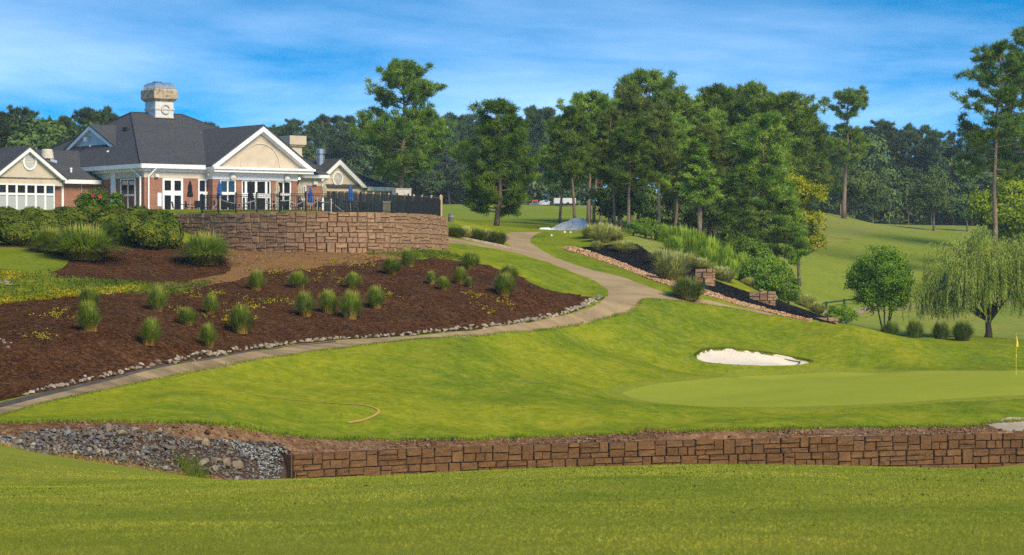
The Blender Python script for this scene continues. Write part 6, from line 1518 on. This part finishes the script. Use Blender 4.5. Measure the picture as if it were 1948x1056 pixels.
# bollard
x, y = at_u(858, 188); bo = thing('bollard', 'short dark grey bollard on the grass beyond the wall end', 'bollard', (x, y, gz(x, y)))
MB().lathe([(.22, -.1), (.22, .5), (.2, .6), (.1, .68), (.02, .7)], 14).build('body', 'bollard_grey', bo, smooth=False); MB().lathe([(.225, 0), (.225, .06)], 14).build('band', 'concrete', bo, (0, 0, .42))
# tarp-covered pile: folded sheet over a heap
x, y = at_u(1085, 204); rg = np.random.default_rng(77); nn = 26; vs = []; fs = []
for j in range(nn + 1):
    for i in range(nn + 1):
        a_, b_ = (i / nn - .5) * 3.9, (j / nn - .5) * 2.6
        h_ = .84 * math.exp(-((a_ - .15) / 1.05) ** 2 - (b_ / .9) ** 2) + .62 * math.exp(-((a_ - 1.1) / .6) ** 2 - (b_ / .8) ** 2) + .25 * math.exp(-((a_ + 1.1) / .6) ** 2 - (b_ / .9) ** 2)
        h_ += .05 * math.sin(a_ * 7 + 2 * math.sin(b_ * 3)) * min(1, h_ * 2) + .04 * math.sin(b_ * 9 + a_ * 4) * min(1, h_ * 2)
        r_ = max(abs(a_) / 1.95, abs(b_) / 1.3); vs.append((a_, b_, (h_ + .03) if r_ < .99 else .0))
for j in range(nn):
    for i in range(nn): k_ = j * (nn + 1) + i; fs.append((k_, k_ + 1, k_ + nn + 2, k_ + nn + 1))
V_ = np.array(vs); V_[:, 2] += ground_rel(V_[:, 0] + x, V_[:, 1] + y) - ground_rel(np.array([x]), np.array([y]))[0]
o = MB().add([tuple(q_) for q_ in V_], fs).build('tarp_pile', 'tarp_grey', None, (x, y, gz(x, y) + .02)); tag(o, 'heap covered with a wrinkled grey tarpaulin beside the path crest', 'tarp heap')
for i, (u, Y, sx, sy, sz, lab) in enumerate([(1037, 203, .55, .4, .34, 'large bright white sack at the foot of the tarp heap'), (1050, 203.4, .5, .36, .26, 'flatter white sack touching the tarp heap')]):
    x, y = at_u(u, Y); bm2 = bmesh.new(); bmesh.ops.create_icosphere(bm2, subdivisions=3, radius=1)
    for v_ in bm2.verts:
        n_ = v_.co.copy(); v_.co = Vector((math.copysign(abs(n_.x) ** .6, n_.x) * sx, math.copysign(abs(n_.y) ** .7, n_.y) * sy, (n_.z * .5 + .5) * sz * (1 + .1 * math.sin(n_.x * 6 + n_.y * 5 + i))))
    me = bpy.data.meshes.new('sack'); bm2.to_mesh(me); bm2.free(); me.materials.append(MATS['bag_white']); tag(link('sack', me, None, (x, y, gz(x, y) - .03)), lab, 'sack')
for u, v, s, lab in ((1049, 449, .10, 'small white tee marker nearest the path'), (1074, 443, .11, 'small white tee marker in front of the tarp heap'), (1085, 443, .09, 'second white tee marker in front of the tarp heap'), (1116, 446, .06, 'tiny white tee marker toward the plume grass')):
    x, y = hit([(u, v)], 150, 204)[0]; me = MB().lathe([(s, 0), (s * 1.05, s * .6), (s * .7, s * 1.3), (s * .2, s * 1.5)], 10); tag(me.build('tee_marker', 'white_plastic', None, (x, y, gz(x, y) - .02)), lab, 'marker', 'white tee markers')
# block steps of a second retaining wall, on the far bank
def step_wall(label, u, v, n, c, Yh):
    x, y = hit([(u, v)], 145, 200)[0]; w_ = thing('block_wall', label, 'wall', (0, 0, 0), 0, 'stepped block walls on the far bank')
    Cc = np.array([(x - n * .62, y + .25), (x, y), (x + n * .35, y + .35)]); Cc = resample(Cc, .3); z0 = gz(x, y)
    wall_stones(w_, Cc, z0 + Yh, c, fm_t, int(u)); wall_backing(w_, Cc, z0 - .6, z0 + Yh - .03, 'joint_tan', .8)
step_wall('highest tan block step above the black mulch beside the green bush', 1346, 541, 1.3, 3, 1.05)
step_wall('middle tan block step on the black mulch slope', 1458, 577, 1.8, 2, .8)
step_wall('lowest tan block step at the foot of the bank', 1575, 612, 2, 1, .3)
# field fence below the hill
ff = thing('rail_fence', 'dark rail fence crossing the foot of the hillside fairway', 'fence')
fpt = hit([(1556, 592), (1572, 588), (1606, 583), (1632, 580), (1668, 577), (1705, 574)], 175, 240); pv_ = None
for p in fpt:
    z0 = gz(*p); MB().box(-.08, .08, -.08, .08, -.1, .62).build('post', 'dark_green_paint', ff, (p[0], p[1], z0))
    if pv_ is not None:
        for zz_ in (.5, ): MB().bar(Vector((pv_[0], pv_[1], gz(*pv_) + zz_)), Vector((p[0], p[1], z0 + zz_)), .07, .12).build('rail', 'dark_green_paint', ff)
    pv_ = p
# parked things on the far side of the fairway
def far_at(u, v, Y): x, y = at_u(u, Y); return (x, y, gz(x, y))
tr_ = thing('storage_trailer', 'long white trailer parked before the far wood', 'trailer', far_at(1074, 0, 418), .05)
MB().box(-1.9, 1.9, -.8, .8, .3, 1.25).build('body', 'white_plastic', tr_); MB().box(1.92, 2.5, -.1, .1, .3, .42).build('drawbar', 'black_metal', tr_)
for sx in (-.5, .5): o = MB().lathe([(.26, -.1), (.26, .1)], 14).build('wheel', 'black_metal', tr_, (sx, -.82, .26)); o.rotation_euler = (math.radians(90), 0, 0)
mb_ = thing('boat', 'pale open boat lying on the far fairway edge', 'boat', far_at(1020, 0, 414), -.35)
hl = MB(); hl.add([(-1.2, -.35, .35), (-1.2, .35, .35), (.6, .42, .38), (1.3, 0, .5), (.6, -.42, .38), (-1.1, -.2, 0), (-1.1, .2, 0), (.5, .22, 0), (1.0, 0, .1), (.5, -.22, 0)], [(5, 6, 7, 8, 9), (0, 1, 6, 5), (1, 2, 7, 6), (2, 3, 8, 7), (3, 4, 9, 8), (4, 0, 5, 9)]); hl.build('hull', 'white_plastic', mb_); MB().box(-.3, 0, -.36, .36, .26, .3).build('thwart', 'post_wood', mb_)
sh = thing('tarp_shelter', 'grey shelter with blue sheet before the far wood', 'shelter', far_at(1036, 0, 420), 0)
MB().prism([(-.9, -.5, .0), (.9, -.5, .0), (.9, -.5, .6), (0, -.5, .85), (-.9, -.5, .6)], (0, 1, 0)).build('body', 'tarp_grey', sh); MB().prism([(-.05, -.53, .5), (.6, -.53, .45), (.55, -.53, .8), (.05, -.53, .95)], (0, .028, 0)).build('sheet', 'blue_plastic', sh)
ub = thing('orange_barrier', 'orange-red barrier standing behind the pale boat', 'barrier', far_at(1018, 0, 422), 0); MB().box(-.55, .55, -.05, .05, .55, .85).build('board', 'orange_plastic', ub)
for sx in (-.4, .4): MB().box(sx - .05, sx + .05, -.055, .055, 0, .549).build('leg', 'pole_grey', ub)
# worn line across the lawn, drain grate by the wall, small debris
wl_ = hit(crv([(488, 753), (560, 761), (640, 767), (690, 770), (714, 777), (721, 784), (710, 792), (690, 799), (662, 804)], 8), 85, 115)
ra, rb2 = offset_curve(wl_, .05), offset_curve(wl_, -.05); wv = np.linspace(.4, 1.6, len(wl_))[:, None]
ra = wl_ + (ra - wl_) * wv * 1.15; rb2 = wl_ + (rb2 - wl_) * wv * 1.15
ground_mat('dead_grass', [(0.389, 0.244, 0.057), (0.475, 0.304, 0.081)], [(0.324, 0.235, 0.041), (0.486, 0.313, 0.081)], [(0.270, 0.196, 0.032), (0.540, 0.352, 0.105)], .5, 2, 9)
nW = len(wl_); VV = np.column_stack([np.concatenate([ra, rb2]), np.zeros(2 * nW)]); VV[:, 2] = ground_rel(VV[:, 0], VV[:, 1]) + CZ + .05 * hnoise(VV[:, 0], VV[:, 1], .8) + .03
tag(link('worn_line', arr_mesh('worn_line', VV, np.array([(i, nW + i, nW + i + 1, i + 1) for i in range(nW - 1)]), 'dead_grass')), kind='structure')
# ================================================================ grass blades
def grass_mat(name, cols, trans=.3):
    m, nt, b = new_mat(name, .8, .03)
    g = nt.nodes.new('ShaderNodeNewGeometry')
    c = ramp(nt, g.outputs['Random Per Island'], cols, [i / (len(cols) - 1) for i in range(len(cols))])
    n = noise(nt, coords(nt), .25, 4, .6)
    c = mixc(nt, 1.0, c, ramp(nt, noise(nt, coords(nt), 1.1, 4, .65), [(.7, .82, .7), (1, 1, 1), (1.22, 1.1, 1.1)], [.36, .5, .64]), 'MULTIPLY')
    c = mixc(nt, 1.0, c, ramp(nt, n, [(.55, .72, .7), (1.0, 1.0, 1.0), (1.35, 1.2, 1.3)], [.32, .5, .68]), 'MULTIPLY')
    nt.links.new(c, b.inputs['Base Color'])
    t = nt.nodes.new('ShaderNodeBsdfTranslucent'); nt.links.new(c, t.inputs[0])
    ms = nt.nodes.new('ShaderNodeMixShader'); ms.inputs[0].default_value = trans
    nt.links.new(b.outputs[0], ms.inputs[1]); nt.links.new(t.outputs[0], ms.inputs[2]); nt.links.new(ms.outputs[0], nt.nodes['Material Output'].inputs[0])
grass_mat('blade_near', [(0.218, 0.272, 0.020), (0.329, 0.359, 0.030), (0.273, 0.320, 0.022), (0.410, 0.417, 0.055), (0.310, 0.339, 0.028), (0.492, 0.466, 0.110)])
grass_mat('blade_lawn', [(.13, .20, .012), (.21, .26, .018), (.17, .23, .014), (.28, .28, .03), (.19, .24, .016), (.33, .30, .05)])
grass_mat('blade_straw', [(.36, .25, .07), (.45, .33, .11), (.28, .24, .05), (.2, .22, .03)])
grass_mat('blade_lip', [(0.105, 0.150, 0.012), (0.180, 0.210, 0.018), (0.240, 0.225, 0.036), (0.300, 0.240, 0.060)])
def blades(name, P, L, W, mat, label, seed, lean=.5, z_add=0.0):
    rg = np.random.default_rng(seed); n = len(P)
    z = ground_rel(P[:, 0], P[:, 1]) + CZ + np.where(P[:, 1] > 95, .05, .012) * hnoise(P[:, 0], P[:, 1], .8) + z_add
    o = np.column_stack([P, z - .004]); a_ = rg.uniform(0, 6.283, n); s = np.column_stack([np.cos(a_), np.sin(a_), np.zeros(n)]) * (W * rg.uniform(.6, 1.4, n) if np.isscalar(W) else W * rg.uniform(.6, 1.4, n))[:, None]
    d = np.column_stack([rg.normal(0, lean, n), rg.normal(0, lean, n), np.ones(n)]); d = unit(d) * ((L if np.isscalar(L) else L) * rg.uniform(.5, 1.3, n))[:, None]
    V = np.stack([o - s, o + s, o + d], 1).reshape(-1, 3)
    return tag(link(name, arr_mesh(name, V, np.arange(3 * n).reshape(-1, 3), mat)), label, 'grass', kind='stuff')
rg = np.random.default_rng(90)
# near fairway: denser close to the eye
n = 520000; Yv = 13.5 + (66 - 13.5) * rg.uniform(0, 1, n) ** 1.5; Xv = rg.uniform(-1, 1, n) * (.23 * Yv + 1.5)
P_ = np.column_stack([Xv, Yv]); sc = Yv / 16
P_ = P_[(Yv < 60) | (Xv < -5)]; sc = P_[:, 1] / 16
ok = ~in_poly(P_[:, 0], P_[:, 1], RIP); P_ = P_[ok]; sc = sc[ok]
blades('fairway_grass', P_, .017 * sc ** .45, .0042 * sc ** .6, 'blade_near', 'short mown grass of the near fairway', 91, .8)
# lawn between the low wall and the path
q = scatter_in(np.array([(-28, 80), (-8, 86), (34, 104), (50, 150), (50, 215), (15, 215), (-2, 200), (-6, 160), (-6, 130), (-28, 100)]), 160000, rg)
mask = hnoise(q[:, 0], q[:, 1], .9) + .8 * hnoise(q[:, 0] + 40, q[:, 1] * 1.3, 2.1) > .25; q = q[mask]
mask = np.ones(len(q), bool)
for P2 in (PATH, SOIL, BUNK, GREEN, GUT, RIP, MULCH_LO, COLLAR, OROCK, BLACK, HILLF, FARF): mask &= ~in_poly(q[:, 0], q[:, 1], P2)
q = q[mask]
blades('lawn_grass', q, .05, .018, 'blade_lawn', 'rough mown grass of the bank between wall and cart path', 92, .9)
def fringe(name, C, n, L, W, mat, label, seed, width=.12, y_off=0.0):
    rg = np.random.default_rng(seed); C = resample(C, .05); i = rg.integers(0, len(C), n)
    return blades(name, C[i] + rg.normal(0, width, (n, 2)) + np.array([0, y_off]), L, W, mat, label, seed, .6)
fringe('edge_grass', soil_top[(soil_top[:, 0] > -26) & (soil_top[:, 0] < 30)], 9000, .16, .02, 'blade_lawn', 'longer grass hanging over the bare soil edge', 93, .12, .1)
Bo = BUNK + (BUNK - BUNK.mean(0)) * .03; Bo = Bo[np.argsort(Bo[:, 0])]; Bt = Bo[Bo[:, 1] > np.interp(Bo[:, 0], [BUNK[:, 0].min(), BUNK[:, 0].max()], [BUNK[np.argmin(BUNK[:, 0]), 1], BUNK[np.argmax(BUNK[:, 0]), 1]])]
fringe('edge_grass', Bt, 3500, .10, .012, 'blade_lip', 'longer grass lip along the uphill edge of the sand bunker', 94, .05)
fringe('edge_grass', H(low_e, 80, 175), 9000, .08, .016, 'blade_lawn', 'grass growing over the downhill edge of the cart path', 95, .08)
ra_ = hit([(-20, 842), (0, 848), (60, 856), (110, 862), (200, 876), (300, 893), (400, 904)], 60, 92)
fringe('edge_grass', ra_, 5000, .13, .016, 'blade_straw', 'dry straw-coloured grass where the near lawn meets the riprap', 96, .22, -.2)
# green tuft in the riprap
q = hit([(345, 893), (365, 896), (385, 898)], 62, 90); fringe('weed_tuft', q, 700, .34, .014, 'green_weed', 'green weed tuft growing low in the riprap', 97, .18)
# dark crumbs on the near fairway
q = np.column_stack([rg.uniform(-9, 10, 260), rg.uniform(15, 46, 260)]); q = np.concatenate([q, np.concatenate([np.array([c_ + rg.normal(0, 1, 2) * np.array([.5, .25]) for _ in range(16)]) for c_ in ((4.5, 27), (6, 33), (7.5, 30), (3, 36), (6.8, 24), (1.5, 22), (8, 38))])])
rock_mat('dark_crumb', [(.03, .03, .012), (.05, .045, .02)], False)
tag(rock_heap('soil_crumbs', 'dark_crumb', q, rg.uniform(.015, .035, len(q)) * (q[:, 1] / 24)), 'dark soil crumbs scattered on the near fairway', 'soil', kind='stuff')
# ================================================================ air
hm_ = bpy.data.materials.new('haze'); hm_.use_nodes = True; ht = hm_.node_tree; ht.nodes.clear()
ho = ht.nodes.new('ShaderNodeOutputMaterial'); hv_ = ht.nodes.new('ShaderNodeVolumePrincipled'); hv_.inputs['Color'].default_value = (.80, .90, 1.0, 1); hv_.inputs['Density'].default_value = .00017; hv_.inputs['Anisotropy'].default_value = .0
ht.links.new(hv_.outputs[0], ho.inputs['Volume']); MATS['haze'] = hm_
tag(MB().box(-430, 430, -75, 960, -3, 52).build('haze', 'haze'), kind='stuff')
